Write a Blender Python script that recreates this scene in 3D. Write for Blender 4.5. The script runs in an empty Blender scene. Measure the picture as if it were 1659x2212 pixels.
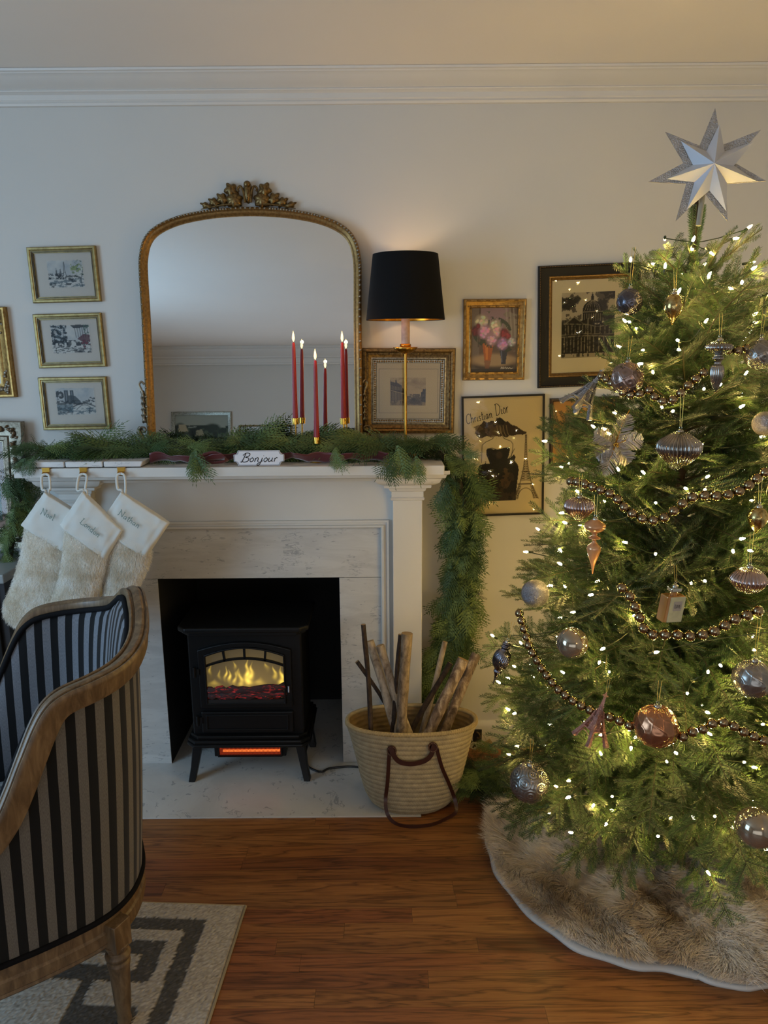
import bpy, math, random
import numpy as np
from mathutils import Vector, Matrix
PI = math.pi
C = bpy.context.scene.collection
SC = bpy.context.scene

# ------------------------------------------------------------------ camera
FPX, PITCH, ROLL, EYE = 1600.0, math.radians(12.6), math.radians(-0.45), 1.65
cam_d = bpy.data.cameras.new('camera'); cam = bpy.data.objects.new('camera', cam_d); C.objects.link(cam)
cam_d.sensor_fit = 'VERTICAL'; cam_d.sensor_height = 24.0; cam_d.lens = FPX / 2212 * 24.0
cam_d.clip_start = 0.02
CM = Matrix.Rotation(PI / 2 - PITCH, 3, 'X') @ Matrix.Rotation(ROLL, 3, 'Z')
cam.matrix_world = Matrix.Translation((0, 0, EYE)) @ CM.to_4x4()
SC.camera = cam

# ------------------------------------------------------------------ world, exposure, big lights
SC.view_settings.view_transform = 'Standard'; SC.view_settings.look = 'None'
SC.view_settings.gamma = 1.0; SC.view_settings.use_curve_mapping = False
SC.view_settings.exposure = 0.04
SC.cycles.denoising_prefilter = 'NONE'
w = bpy.data.worlds.new('world'); SC.world = w; w.use_nodes = True
w.node_tree.nodes['Background'].inputs[0].default_value = (0.55, 0.65, 0.8, 1)
w.node_tree.nodes['Background'].inputs[1].default_value = 0.3

def area(name, loc, target, sx, sy, power, col):
    d = bpy.data.lights.new(name, 'AREA'); d.shape = 'RECTANGLE'; d.size = sx; d.size_y = sy
    d.energy = power; d.color = col
    o = bpy.data.objects.new(name, d); C.objects.link(o); o.location = loc
    o.rotation_euler = (Vector(target) - Vector(loc)).to_track_quat('-Z', 'Y').to_euler()
    return o
# daylight through the window in the left wall and a soft fill added behind the viewer
area('window_daylight', (-2.96, 0.55, 1.45), (0.0, 1.3, 1.5), 1.5, 1.7, 60, (0.44, 0.71, 1.0))
area('rear_fill', (-0.6, -2.1, 0.95), (-0.5, 2.8, 1.5), 3.4, 1.3, 18, (0.84, 0.9, 1.0))
def point(name, loc, power, col, r=.05):
    d = bpy.data.lights.new(name, 'POINT'); d.energy = power; d.color = col; d.shadow_soft_size = r
    o = bpy.data.objects.new(name, d); C.objects.link(o); o.location = loc; return o
# unseen warm fill added to brighten the ceiling, behind the viewer on the right
point('warm_fill', (1.25, -0.6, 1.75), 9, (1.0, 0.66, 0.36), .16)

# ------------------------------------------------------------------ helpers
def ray(px, py):
    return CM @ Vector(((px - 829.5) / FPX, -(py - 1106) / FPX, -1))
def P(px, py, Y=None, Z=None, X=None):
    """point of the room seen at a photograph pixel, on a plane of known depth / height"""
    d = ray(px, py)
    t = Y / d.y if Y is not None else ((Z - EYE) / d.z if Z is not None else X / d.x)
    return Vector((0, 0, EYE)) + d * t

class MB:
    def __init__(s): s.v = []; s.f = []; s.m = []; s.uv = None; s.cur = 0
    def add(s, vs, fs):
        b = len(s.v); s.v.extend([tuple(v) for v in vs])
        for f in fs: s.f.append(tuple(i + b for i in f)); s.m.append(s.cur)
        return s
    def box(s, c, d, R=None):
        x, y, z = d[0] / 2, d[1] / 2, d[2] / 2
        vs = [Vector((a * x, b * y, e * z)) for a in (-1, 1) for b in (-1, 1) for e in (-1, 1)]
        if R is not None: vs = [R @ v for v in vs]
        c = Vector(c)
        return s.add([v + c for v in vs], [(0, 1, 3, 2), (4, 6, 7, 5), (0, 4, 5, 1), (2, 3, 7, 6), (0, 2, 6, 4), (1, 5, 7, 3)])
    def bb(s, x0, x1, y0, y1, z0, z1):
        return s.box(((x0 + x1) / 2, (y0 + y1) / 2, (z0 + z1) / 2), (x1 - x0, y1 - y0, z1 - z0))
    def tube(s, pts, r, seg=8, cap=True, closed=False, flat=1.0, up=None):
        pts = [Vector(p) for p in pts]; n = len(pts)
        rs = r if isinstance(r, (list, tuple)) else [r] * n
        vs = []; prev = None
        for i, p in enumerate(pts):
            if closed: t = pts[(i + 1) % n] - pts[i - 1]
            else: t = pts[min(i + 1, n - 1)] - pts[max(i - 1, 0)]
            t.normalize()
            if up is not None: a = Vector(up)
            elif prev is None: a = Vector((0, 0, 1)) if abs(t.z) < .9 else Vector((1, 0, 0))
            else: a = prev
            a = (a - t * a.dot(t))
            if a.length < 1e-6: a = Vector((1, 0, 0)) - t * t.x
            a.normalize(); b = t.cross(a); prev = a
            for k in range(seg):
                q = 2 * PI * k / seg
                vs.append(p + a * (math.cos(q) * rs[i] * flat) + b * (math.sin(q) * rs[i]))
        fs = []
        for i in range(n if closed else n - 1):
            j = (i + 1) % n
            for k in range(seg):
                k2 = (k + 1) % seg
                fs.append((i * seg + k, i * seg + k2, j * seg + k2, j * seg + k))
        if cap and not closed:
            fs.append(tuple(range(seg))[::-1]); fs.append(tuple((n - 1) * seg + k for k in range(seg)))
        return s.add(vs, fs)
    def lathe(s, prof, seg=24, c=(0, 0, 0), R=None, ridge=0, amp=0.0, sx=1.0, sy=1.0, twist=0.0, cap=True):
        vs = []; c = Vector(c); n = len(prof)
        for i, (r, z) in enumerate(prof):
            for k in range(seg):
                q = 2 * PI * k / seg
                rr = r * (1 + (amp * abs(math.cos(ridge * (q + twist * z) / 2)) - amp if ridge else 0))
                v = Vector((rr * math.cos(q) * sx, rr * math.sin(q) * sy, z))
                vs.append((R @ v if R is not None else v) + c)
        fs = [(i * seg + k, i * seg + (k + 1) % seg, (i + 1) * seg + (k + 1) % seg, (i + 1) * seg + k) for i in range(n - 1) for k in range(seg)]
        if cap and prof[0][0] > 1e-5: fs.append(tuple(range(seg))[::-1])
        if cap and prof[-1][0] > 1e-5: fs.append(tuple((n - 1) * seg + k for k in range(seg)))
        return s.add(vs, fs)
    def ball(s, c, r, seg=12, rings=8, sc=(1, 1, 1)):
        prof = [(max(1e-6, math.sin(PI * i / rings)), -math.cos(PI * i / rings)) for i in range(rings + 1)]
        vs = []; fs = []
        for a, z in prof:
            for k in range(seg):
                q = 2 * PI * k / seg
                vs.append((c[0] + r * a * math.cos(q) * sc[0], c[1] + r * a * math.sin(q) * sc[1], c[2] + r * z * sc[2]))
        for i in range(rings):
            for k in range(seg): fs.append((i * seg + k, i * seg + (k + 1) % seg, (i + 1) * seg + (k + 1) % seg, (i + 1) * seg + k))
        return s.add(vs, fs)
    def grid(s, rows):
        n = len(rows[0]); vs = [p for r in rows for p in r]
        return s.add(vs, [(i * n + k, i * n + k + 1, (i + 1) * n + k + 1, (i + 1) * n + k) for i in range(len(rows) - 1) for k in range(n - 1)])
    def prism(s, poly, y0, y1, M=None):
        """2-D outline (x,z) extruded from y0 to y1"""
        n = len(poly)
        vs = [Vector((a, y0, b)) for a, b in poly] + [Vector((a, y1, b)) for a, b in poly]
        if M is not None: vs = [M @ v for v in vs]
        return s.add(vs, [tuple(range(n)), tuple(range(2 * n - 1, n - 1, -1))] + [(i, i + n, (i + 1) % n + n, (i + 1) % n) for i in range(n)])
    def relief(s, poly, h, y=0.0, rim=.35, M=None):
        """domed lobe: outline at y, centre pushed out to -y"""
        n = len(poly); cx = sum(p[0] for p in poly) / n; cz = sum(p[1] for p in poly) / n
        vs = [Vector((a, y, b)) for a, b in poly]
        vs += [Vector((cx + (a - cx) * .92, y - h * rim * 1.4, cz + (b - cz) * .92)) for a, b in poly]
        vs += [Vector((cx + (a - cx) * .5, y - h * .85, cz + (b - cz) * .5)) for a, b in poly]
        vs.append(Vector((cx, y - h, cz)))
        if M is not None: vs = [M @ v for v in vs]
        fs = []
        for r in range(2):
            for i in range(n): j = (i + 1) % n; fs.append((r * n + i, r * n + j, (r + 1) * n + j, (r + 1) * n + i))
        for i in range(n): fs.append((2 * n + i, 2 * n + (i + 1) % n, 3 * n))
        fs.append(tuple(range(n - 1, -1, -1)))
        return s.add(vs, fs)
    def build(s, name, mat, parent=None, origin=None, smooth=False, bevel=0, world=False, kind=None, uv=None, col=None, bseg=2, recalc=False):
        me = bpy.data.meshes.new(name)
        vs = s.v
        if world and parent is not None: origin = parent.location
        if origin is not None:
            o = Vector(origin); vs = [(v[0] - o.x, v[1] - o.y, v[2] - o.z) for v in vs]
        me.from_pydata(vs, [], s.f)
        mats = mat if isinstance(mat, (list, tuple)) else [mat]
        for m_ in mats: me.materials.append(m_)
        if len(mats) > 1: me.polygons.foreach_set('material_index', s.m)
        if smooth:
            me.polygons.foreach_set('use_smooth', [True] * len(me.polygons))
            if smooth != 'all': me.set_sharp_from_angle(angle=math.radians(smooth if smooth is not True and smooth > 1 else 40))
        if uv is not None:
            l = me.uv_layers.new(name='UVMap'); idx = np.empty(len(me.loops), np.int32); me.loops.foreach_get('vertex_index', idx)
            l.data.foreach_set('uv', np.array(uv, np.float32)[idx].ravel())
        if col is not None:
            a = me.color_attributes.new('paint', 'FLOAT_COLOR', 'POINT')
            cc = np.ones((len(col), 4), np.float32); cc[:, :3] = col; a.data.foreach_set('color', cc.ravel())
        me.update()
        if recalc:
            import bmesh
            bm = bmesh.new(); bm.from_mesh(me); bmesh.ops.recalc_face_normals(bm, faces=bm.faces); bm.to_mesh(me); bm.free()
        o = bpy.data.objects.new(name, me); C.objects.link(o)
        if parent is not None: o.parent = parent
        elif origin is not None: o.location = origin
        if bevel:
            b = o.modifiers.new('bevel', 'BEVEL'); b.width = bevel; b.segments = bseg; b.limit_method = 'ANGLE'; b.angle_limit = math.radians(35)
        if kind: o['kind'] = kind
        return o

def thing(name, label, cat, loc=(0, 0, 0), rot=None, group=None):
    o = bpy.data.objects.new(name, None); C.objects.link(o); o.location = loc; o.empty_display_size = .05
    if rot is not None: o.rotation_euler = rot
    o['label'] = label; o['category'] = cat
    if group: o['group'] = group
    return o
def tag(o, label, cat, group=None):
    o['label'] = label; o['category'] = cat
    if group: o['group'] = group
    return o
def struct(o): o['kind'] = 'structure'; return o
def link_copy(src, parent, M=None, name=None):
    o = src.copy(); C.objects.link(o); o.parent = parent
    if M is not None: o.matrix_local = M
    return o
def spline(pts, n=8, closed=False):
    pts = [Vector(p) for p in pts]; out = []; N = len(pts)
    for i in range(N if closed else N - 1):
        if closed: a, b, c, d = pts[i - 1], pts[i], pts[(i + 1) % N], pts[(i + 2) % N]
        else: a, b, c, d = pts[max(i - 1, 0)], pts[i], pts[i + 1], pts[min(i + 2, N - 1)]
        for k in range(n):
            t = k / n
            out.append(0.5 * ((2 * b) + (c - a) * t + (2 * a - 5 * b + 4 * c - d) * t * t + (3 * b - a - 3 * c + d) * t ** 3))
    if not closed: out.append(pts[-1])
    return out

# ------------------------------------------------------------------ materials
def srgb(h):
    h = h.lstrip('#'); c = [int(h[i:i + 2], 16) / 255 for i in (0, 2, 4)]
    return tuple(x / 12.92 if x <= .04045 else ((x + .055) / 1.055) ** 2.4 for x in c)
class NT:
    def __init__(s, name):
        s.m = bpy.data.materials.new(name); s.m.use_nodes = True; s.t = s.m.node_tree
        s.b = s.t.nodes['Principled BSDF']; s.out = s.t.nodes['Material Output']
    def n(s, typ, **k):
        o = s.t.nodes.new(typ)
        for a, b in k.items():
            if a.startswith('i_'): o.inputs[a[2:].replace('_', ' ')].default_value = b
            else: setattr(o, a, b)
        return o
    def l(s, a, b): s.t.links.new(a, b)
    def set(s, **k):
        for a, b in k.items():
            i = s.b.inputs[a.replace('_', ' ')]
            i.default_value = (*b, 1) if isinstance(b, tuple) and len(b) == 3 and i.type == 'RGBA' else b
    def coord(s, kind='Object', scale=(1, 1, 1), rand=0):
        tc = s.n('ShaderNodeTexCoord'); mp = s.n('ShaderNodeMapping'); mp.inputs['Scale'].default_value = scale
        s.l(tc.outputs[kind], mp.inputs['Vector'])
        if rand:
            oi = s.n('ShaderNodeObjectInfo'); mu = s.n('ShaderNodeMath', operation='MULTIPLY'); mu.inputs[1].default_value = rand
            s.l(oi.outputs['Random'], mu.inputs[0]); s.l(mu.outputs[0], mp.inputs['Location'])
        return mp.outputs['Vector']
    def noise(s, vec, scale, detail=3, rough=.5, dist=0):
        o = s.n('ShaderNodeTexNoise'); o.inputs['Scale'].default_value = scale; o.inputs['Detail'].default_value = detail
        o.inputs['Roughness'].default_value = rough; o.inputs['Distortion'].default_value = dist; s.l(vec, o.inputs['Vector']); return o
    def ramp(s, fac, stops):
        o = s.n('ShaderNodeValToRGB'); e = o.color_ramp.elements
        while len(e) < len(stops): e.new(0.5)
        for i, (p, c) in enumerate(stops): e[i].position = p; e[i].color = (*c, 1) if len(c) == 3 else c
        s.l(fac, o.inputs[0]); return o.outputs[0]
    def bump(s, h, strength=.3, dist=.002):
        o = s.n('ShaderNodeBump'); o.inputs['Strength'].default_value = strength; o.inputs['Distance'].default_value = dist
        s.l(h, o.inputs['Height']); s.l(o.outputs[0], s.b.inputs['Normal']); return o
    def mix(s, f, a, b, mode='MIX'):
        o = s.n('ShaderNodeMix', data_type='RGBA', blend_type=mode)
        for i, v in ((0, f), (6, a), (7, b)):
            if hasattr(v, 'is_linked') or hasattr(v, 'links'): s.l(v, o.inputs[i])
            else: o.inputs[i].default_value = v if i == 0 else (*v, 1)
        return o.outputs[2]
    def math(s, op, a, b=None):
        o = s.n('ShaderNodeMath', operation=op)
        for i, v in ((0, a), (1, b)):
            if v is None: continue
            if hasattr(v, 'links'): s.l(v, o.inputs[i])
            else: o.inputs[i].default_value = v
        return o.outputs[0]

def plain(name, col, rough=.5, metal=0., var=0., vscale=30, bump=0., bscale=200, rand=0., bdist=.001, **k):
    t = NT(name); t.set(Roughness=rough, Metallic=metal, **k)
    c = srgb(col) if isinstance(col, str) else col
    vec = t.coord('Object')
    out = None
    if var:
        nz = t.noise(vec, vscale, 4)
        out = t.ramp(nz.outputs[0], [(.3, tuple(x * (1 - var) for x in c)), (.7, tuple(min(1, x * (1 + var)) for x in c))])
    if rand:
        oi = t.n('ShaderNodeObjectInfo')
        m = t.ramp(oi.outputs['Random'], [(0, tuple([1 - rand] * 3)), (1, tuple([1 + rand] * 3))])
        out = t.mix(1.0, out if out else c, m, 'MULTIPLY')
    if out: t.l(out, t.b.inputs['Base Color'])
    else: t.set(Base_Color=c)
    if bump: t.bump(t.noise(vec, bscale, 3).outputs[0], bump, bdist)
    return t.m
def emit(name, col, strength):
    t = NT(name); t.set(Base_Color=(0, 0, 0), Emission_Color=col, Emission_Strength=strength); return t.m

def marble(name, base='#c9c8c4', vein='#6f747a', rough=.28):
    t = NT(name); v = t.coord('Object', rand=9.0)
    rot = t.n('ShaderNodeMapping'); rot.inputs['Rotation'].default_value = (.5, .95, .3); rot.inputs['Scale'].default_value = (.8, .8, 3.6); t.l(v, rot.inputs[0])
    n1 = t.noise(rot.outputs[0], 5, 6, .6, .8); a = t.ramp(n1.outputs[0], [(.40, srgb(base)), (.60, tuple(x * .86 for x in srgb(base)))])
    n2 = t.noise(rot.outputs[0], 12, 5, .6, 1.0)
    d = t.math('ABSOLUTE', t.math('SUBTRACT', n2.outputs[0], .5)); n3 = t.noise(v, 11, 3)
    k = t.math('MULTIPLY', t.math('LESS_THAN', d, .013), t.math('GREATER_THAN', n3.outputs[0], .57))
    sp = t.noise(rot.outputs[0], 42, 3, .5, .5); k2 = t.math('GREATER_THAN', sp.outputs[0], .685)
    f = t.math('MULTIPLY', t.math('MINIMUM', t.math('ADD', k, k2), 1.0), .5)
    t.l(t.mix(f, a, srgb(vein)), t.b.inputs['Base Color']); t.set(Roughness=rough); return t.m

def gilt(name, col, dark, rough=.35, scale=60, metal=.9, bump=.25):
    t = NT(name); v = t.coord('Object'); n = t.noise(v, scale, 5, .6)
    t.l(t.ramp(n.outputs[0], [(.32, srgb(dark)), (.58, srgb(col))]), t.b.inputs['Base Color'])
    t.set(Metallic=metal, Roughness=rough); t.bump(n.outputs[0], bump, .001); return t.m

def oak(name, a, b, dark, rand=6.0, axis=0, rough=.32, hue=.22):
    t = NT(name); sc = [22, 22, 22]; sc[axis] = 1.4
    v = t.coord('Object', tuple(sc), rand)
    n1 = t.noise(v, 1.0, 4, .55, .6)
    band = t.math('FRACT', t.math('MULTIPLY', n1.outputs[0], 7.0))
    g = t.ramp(band, [(0, srgb(a)), (.55, srgb(b)), (.9, srgb(dark)), (1, srgb(a))])
    sc2 = [260, 260, 260]; sc2[axis] = 7
    fine = t.noise(t.coord('Object', tuple(sc2), rand), 1.0, 3, .6)
    f = t.math('MULTIPLY', t.math('GREATER_THAN', fine.outputs[0], .57), .45)
    c = t.mix(f, g, srgb(dark))
    if hue:
        oi = t.n('ShaderNodeObjectInfo')
        c = t.mix(1.0, c, t.ramp(oi.outputs['Random'], [(0, (1 - hue, 1 - hue, 1 - hue)), (.5, (1, .97, .93)), (1, (1 + hue, 1 + hue * .9, 1 + hue * .7))]), 'MULTIPLY')
    t.l(c, t.b.inputs['Base Color']); t.set(Roughness=rough)
    t.bump(fine.outputs[0], .12, .0006); return t.m

M = {}
M['wall'] = plain('wall_paint', '#c4c2bc', .85, var=.02, vscale=1.5, bump=.1, bscale=60)
M['ceiling'] = plain('ceiling_paint', '#e0d9d0', .9, var=.02, vscale=1.2)
M['trim'] = plain('trim_paint', '#cfccc6', .45, var=.02, vscale=4)
M['mantel'] = plain('mantel_paint', '#c6c3bc', .42, var=.025, vscale=5, bump=.06, bscale=90)
M['marble'] = marble('surround_marble', '#c0beb9', '#62656b')
M['marble2'] = marble('holder_marble', '#d5d3d0', '#7d8088')
M['black_void'] = plain('firebox_black', (.004, .004, .004), .8)
M['black_iron'] = plain('stove_black', (.004, .0042, .0045), .4, bump=.05, bscale=400, Specular_IOR_Level=.3)
M['plank'] = oak('oak_plank', '#7d4f2a', '#905f33', '#593618', rough=.4)
M['gold'] = gilt('gold_leaf', '#a5834a', '#7d6034', .38, 90, .75)
M['gold_pale'] = gilt('pale_gold', '#9c8a5a', '#7f6e46', .38, 60, .7, bump=.1)
M['gold_old'] = gilt('antique_gold', '#8b6c3e', '#6b502a', .4, 130, .75)
M['bronze'] = gilt('bronze_gilt', '#80683f', '#45321b', .4, 120, .8)
M['silver_old'] = gilt('antique_silver', '#968c7a', '#6b6050', .42, 90, .8)
M['silver_flat'] = gilt('silver_leaf', '#a9a698', '#6b6656', .36, 120, bump=.1)
M['black_wood'] = plain('black_frame_wood', (.006, .0055, .0055), .45, bump=.1, bscale=90, Specular_IOR_Level=.25)
M['brown_wood'] = plain('brown_frame_wood', '#2b1a10', .4, var=.2, bump=.1)
M['brass'] = plain('brushed_brass', '#b98d3e', .28, 1.0, var=.08, vscale=60)
M['brass_bright'] = plain('polished_brass', '#d8a94a', .22, 1.0)
M['paper'] = plain('mat_board', '#cbc6bc', .8, var=.01)
M['paper_cream'] = plain('cream_mat_board', '#d3cbb0', .8)
M['paper_tan'] = plain('tan_mat_board', '#c0955f', .8)
M['mirror'] = plain('mirror_silvering', (.86, .89, .90), .01, 1.0)
def glass_pane():
    t = NT('picture_glass'); tr = t.n('ShaderNodeBsdfTransparent'); gl = t.n('ShaderNodeBsdfGlossy'); gl.inputs['Roughness'].default_value = .03
    fr = t.n('ShaderNodeFresnel'); fr.inputs[0].default_value = 1.45; mx = t.n('ShaderNodeMixShader')
    t.l(fr.outputs[0], mx.inputs[0]); t.l(tr.outputs[0], mx.inputs[1]); t.l(gl.outputs[0], mx.inputs[2]); t.l(mx.outputs[0], t.out.inputs[0]); return t.m
M['pane'] = glass_pane()
def paint_mat(name, rough=.75, bump=0):
    t = NT(name); a = t.n('ShaderNodeAttribute', attribute_name='paint'); t.l(a.outputs['Color'], t.b.inputs['Base Color']); t.set(Roughness=rough)
    if bump: t.bump(t.noise(t.coord('Object'), 400, 3).outputs[0], bump, .001)
    return t.m
M['print'] = paint_mat('printed_paper'); M['oil'] = paint_mat('oil_paint', .45, .3)
# ------------------------------------------------------------------ the room
WY, SY, PY = 2.85, 2.71, 2.66          # wall, marble surround, pilaster faces
LX, RX, BY, CZ = -3.0, 1.76, -2.2, 2.565
OX0, OX1, OZ = -0.868, -0.173, 0.789    # firebox opening
m = MB(); m.bb(LX - .1, RX + .1, BY - .1, 3.3, -.12, -.016); floor = struct(m.build('floor', plain('subfloor', '#2a1707', .8)))
# floor strips, 57 mm wide, each its own board
pr = random.Random(5)
joints = {}
def row_edge(k): return 1.0 + k * .0572
known = {round(P(890, 1975, Z=0).y / .0572): P(890, 1975, Z=0).x}
mats_p = [M['plank'], oak('oak_plank_red', '#774726', '#885430', '#522f17', rough=.4), oak('oak_plank_light', '#8c5c31', '#9f6c3b', '#653f1e', rough=.42)]
k = 0
for k in range(-2, 32):
    y0 = 1.0 + k * .0572; y1 = y0 + .0572
    if y0 > WY - .01: break
    cuts = [LX + .9]
    x = LX + .9 + pr.uniform(.3, 1.1)
    for (px, py) in ((890, 1975), (598, 2037), (925, 2113), (681, 1776)):
        q = P(px, py, Z=0)
        if y0 <= q.y < y1: cuts.append(q.x)
    while x < RX:
        if all(abs(x - c_) > .45 for c_ in cuts): cuts.append(x)
        x += pr.uniform(.7, 1.3)
    cuts.append(RX - .002); cuts.sort()
    for a, b in zip(cuts[:-1], cuts[1:]):
        m = MB(); m.bb(a + .0003, b - .0003, y0 + .0003, min(y1, WY - .002) - .0003, -.016, -pr.uniform(0, .0003))
        o = m.build('plank', pr.choice(mats_p[:2] + mats_p), floor)
# boards beyond the part of the floor in view are wider sheets of the same strip floor
for (a, b, c_, d) in ((LX, LX + .9, BY, WY - .002), (LX + .9, RX - .002, BY, 1.0 - 2 * .0572)):
    m = MB(); y = c_
    while y < d - .01: m.bb(a + .001, b - .001, y + .0004, min(y + .0572, d) - .0004, -.016, 0.0); y += .0572
    m.build('strip_boards', M['plank'], floor, kind='stuff')
m = MB(); m.bb(LX - .1, RX + .1, BY - .1, 3.3, CZ, CZ + .1); struct(m.build('ceiling', M['ceiling']))
m = MB()
m.bb(LX - .1, OX0 - .03, WY, WY + .1, -.1, CZ + .05); m.bb(OX1 + .03, RX + .1, WY, WY + .1, -.1, CZ + .05); m.bb(OX0 - .03, OX1 + .03, WY, WY + .1, OZ + .03, CZ + .05)
struct(m.build('wall_back', M['wall']))
# left wall with its window opening
m = MB(); m.bb(LX - .1, LX, BY, -.25, 0, CZ); m.bb(LX - .1, LX, 1.35, WY, 0, CZ); m.bb(LX - .1, LX, -.25, 1.35, 0, .6); m.bb(LX - .1, LX, -.25, 1.35, 2.3, CZ)
struct(m.build('wall_left', M['wall']))
m = MB()
for a in ((-.25, -.2), (.52, .58), (1.3, 1.35)): m.bb(LX - .06, LX - .03, a[0], a[1], .6, 2.3)
for a in ((.6, .66), (1.43, 1.47), (2.24, 2.3)): m.bb(LX - .06, LX - .03, -.25, 1.35, a[0], a[1])
wf = struct(m.build('window_1', M['trim'], bevel=.004))
m = MB(); m.bb(RX, RX + .1, BY, WY, 0, CZ); struct(m.build('wall_right', M['wall']))
m = MB(); m.bb(LX - .1, RX + .1, BY - .1, BY, 0, CZ); struct(m.build('wall_front', M['wall']))

def molding(name, prof, axis, a, b, mat, sgn=1, off=0.0):
    """profile of (distance out of wall, z) swept straight along the wall"""
    rows = []
    for t in (a, b):
        row = []
        for d, z in prof:
            row.append((t, off - sgn * d, z) if axis == 'x' else (off - sgn * d, t, z))
        rows.append(row)
    m = MB(); m.grid(rows)
    n = len(prof); m.f.append(tuple(range(n))); m.m.append(0); m.f.append(tuple(range(2 * n - 1, n - 1, -1))); m.m.append(0)
    return m.build(name, mat, smooth=30)
crown = [(0, 2.478), (.012, 2.479), (.016, 2.486), (.013, 2.492), (.018, 2.496), (.018, 2.512), (.026, 2.516), (.034, 2.518), (.036, 2.521), (.034, 2.524), (.04, 2.527), (.055, 2.531), (.074, 2.537), (.09, 2.545), (.1, 2.551), (.106, 2.552), (.11, 2.556), (.118, 2.557), (.12, 2.564), (0, 2.564)]
struct(molding('trim_1', crown, 'x', LX, RX, M['trim'], 1, WY))
rear_crown = [(0, 2.385), (.02, 2.386), (.024, 2.40), (.018, 2.408), (.02, 2.45), (.036, 2.456), (.04, 2.47), (.07, 2.49), (.10, 2.52), (.105, 2.535), (.125, 2.54), (.125, 2.564), (0, 2.564)]
struct(molding('trim_2', rear_crown, 'x', LX, RX, M['trim'], -1, BY))
struct(molding('trim_3', crown, 'y', BY, WY - .12, M['trim'], 1, RX))
struct(molding('trim_4', crown, 'y', BY, WY - .12, M['trim'], -1, LX))
base = [(0, .001), (.016, .001), (.016, .09), (.012, .1), (.006, .112), (0, .114)]
struct(molding('baseboard_back', base, 'x', .16, RX, M['trim'], 1, WY))
struct(molding('baseboard_left', base, 'x', LX, -1.24, M['trim'], 1, WY))
struct(molding('baseboard_right', base, 'y', BY, WY - .02, M['trim'], 1, RX))

# ------------------------------------------------------------------ fireplace
fx = -0.522
fp = thing('fireplace', 'white painted fireplace surround with grey veined marble around a black firebox', 'fireplace', (fx, WY, 0))
def part(m, name, mat, par, **k): return m.build(name, mat, par, world=True, **k)
def swept(prof, path_xy):
    """profile (out, z) swept along a plan polyline, mitred"""
    pts = [Vector((*p, 0)) for p in path_xy]; rows = []
    for i, p in enumerate(pts):
        d1 = (pts[i] - pts[i - 1]).normalized() if i else None
        d2 = (pts[i + 1] - pts[i]).normalized() if i < len(pts) - 1 else None
        n1 = Vector((d1.y, -d1.x, 0)) if d1 else None; n2 = Vector((d2.y, -d2.x, 0)) if d2 else None
        if n1 is None: nn = n2
        elif n2 is None: nn = n1
        else: nn = (n1 + n2) / (1 + n1.dot(n2))
        rows.append([p + nn * o + Vector((0, 0, z)) for o, z in prof])
    return rows
s0, s1 = -1.252, .206
m = MB(); m.bb(s0, s1, 2.475, WY, 1.223, 1.256); part(m, 'shelf', M['mantel'], fp, bevel=.003)
pl0, pl1 = -1.158, .0                         # right pilaster spans .034-.144, left mirrors it
PILS = ((2 * fx - .141, 2 * fx - .032), (.032, .141))
sm = [(0, 1.145), (.0, 1.16), (.012, 1.163), (.012, 1.178), (.02, 1.182), (.034, 1.190), (.05, 1.2), (.062, 1.206), (.062, 1.212), (.068, 1.214), (.068, 1.2225), (-.02, 1.2225)]
bed = [(0, 1.178), (.01, 1.18), (.014, 1.19), (.03, 1.196), (.045, 1.204), (.052, 1.206), (.052, 1.212), (.058, 1.214), (.058, 1.2225)]
m = MB(); m.grid(swept([(a * 1.9, b) for a, b in bed], [(PILS[0][1], 2.63), (PILS[1][0], 2.63)])); part(m, 'bed_moulding', M['mantel'], fp, smooth=30)
m = MB(); m.bb(PILS[0][1] - .001, PILS[1][0] + .001, 2.695, WY, .998, 1.2228); m.bb(PILS[0][1] - .001, PILS[1][0] + .001, 2.64, 2.7, 1.178, 1.2228); part(m, 'frieze', M['mantel'], fp)
cap = [(0, 1.098), (.006, 1.1), (.008, 1.108), (.004, 1.112), (.004, 1.132), (.01, 1.135), (.014, 1.146), (.03, 1.15), (.032, 1.16), (.04, 1.163), (.056, 1.172), (.064, 1.182), (.066, 1.19), (.078, 1.194), (.082, 1.206), (.092, 1.21), (.092, 1.2225)]
for i, (a, b) in enumerate(PILS):
    m = MB(); m.bb(a, b, PY, WY, .0, 1.2228); p = part(m, 'pilaster', M['mantel'], fp, bevel=.002)
    m = MB(); m.grid(swept(cap, [(a, WY - .001), (a, PY), (b, PY), (b, WY - .001)])); m.build('capital', M['mantel'], p, smooth=30, origin=fp.location)
    m = MB(); m.bb(a - .008, b + .008, PY - .01, WY, 0, .14); m.build('plinth', M['mantel'], p, bevel=.003, origin=fp.location)
# inner trim between pilaster and marble
m = MB()
it = [(0.0, 0), (0.004, -.01), (.012, -.012), (.014, -.004), (.022, -.004), (.024, -.014), (.032, -.015), (.034, 0)]
mx0, mx1, mz = -1.030, -.014, .986
def rect_sweep(m, x0, x1, z0, z1, prof, y):
    """prof: (outset, dy) swept up one side, across and down the other of an open frame"""
    rows = []
    for (px, pz, ox, oz) in ((x0, z0, -1, 0), (x0, z1, -1, 1), (x1, z1, 1, 1), (x1, z0, 1, 0)):
        rows.append([(px + ox * a, y + d, pz + oz * a) for a, d in prof])
    m.grid(rows)
rect_sweep(m, mx0, mx1, .001, mz, it, 2.70); part(m, 'inner_moulding', M['mantel'], fp, smooth=30)
for a_, b_ in ((mx1 + .002, PILS[1][0] + .001), (PILS[0][1] - .001, mx0 - .002)): m = MB(); m.bb(a_, b_, 2.697, WY, 0, 1.0); part(m, 'backing_board', M['mantel'], fp)
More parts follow.
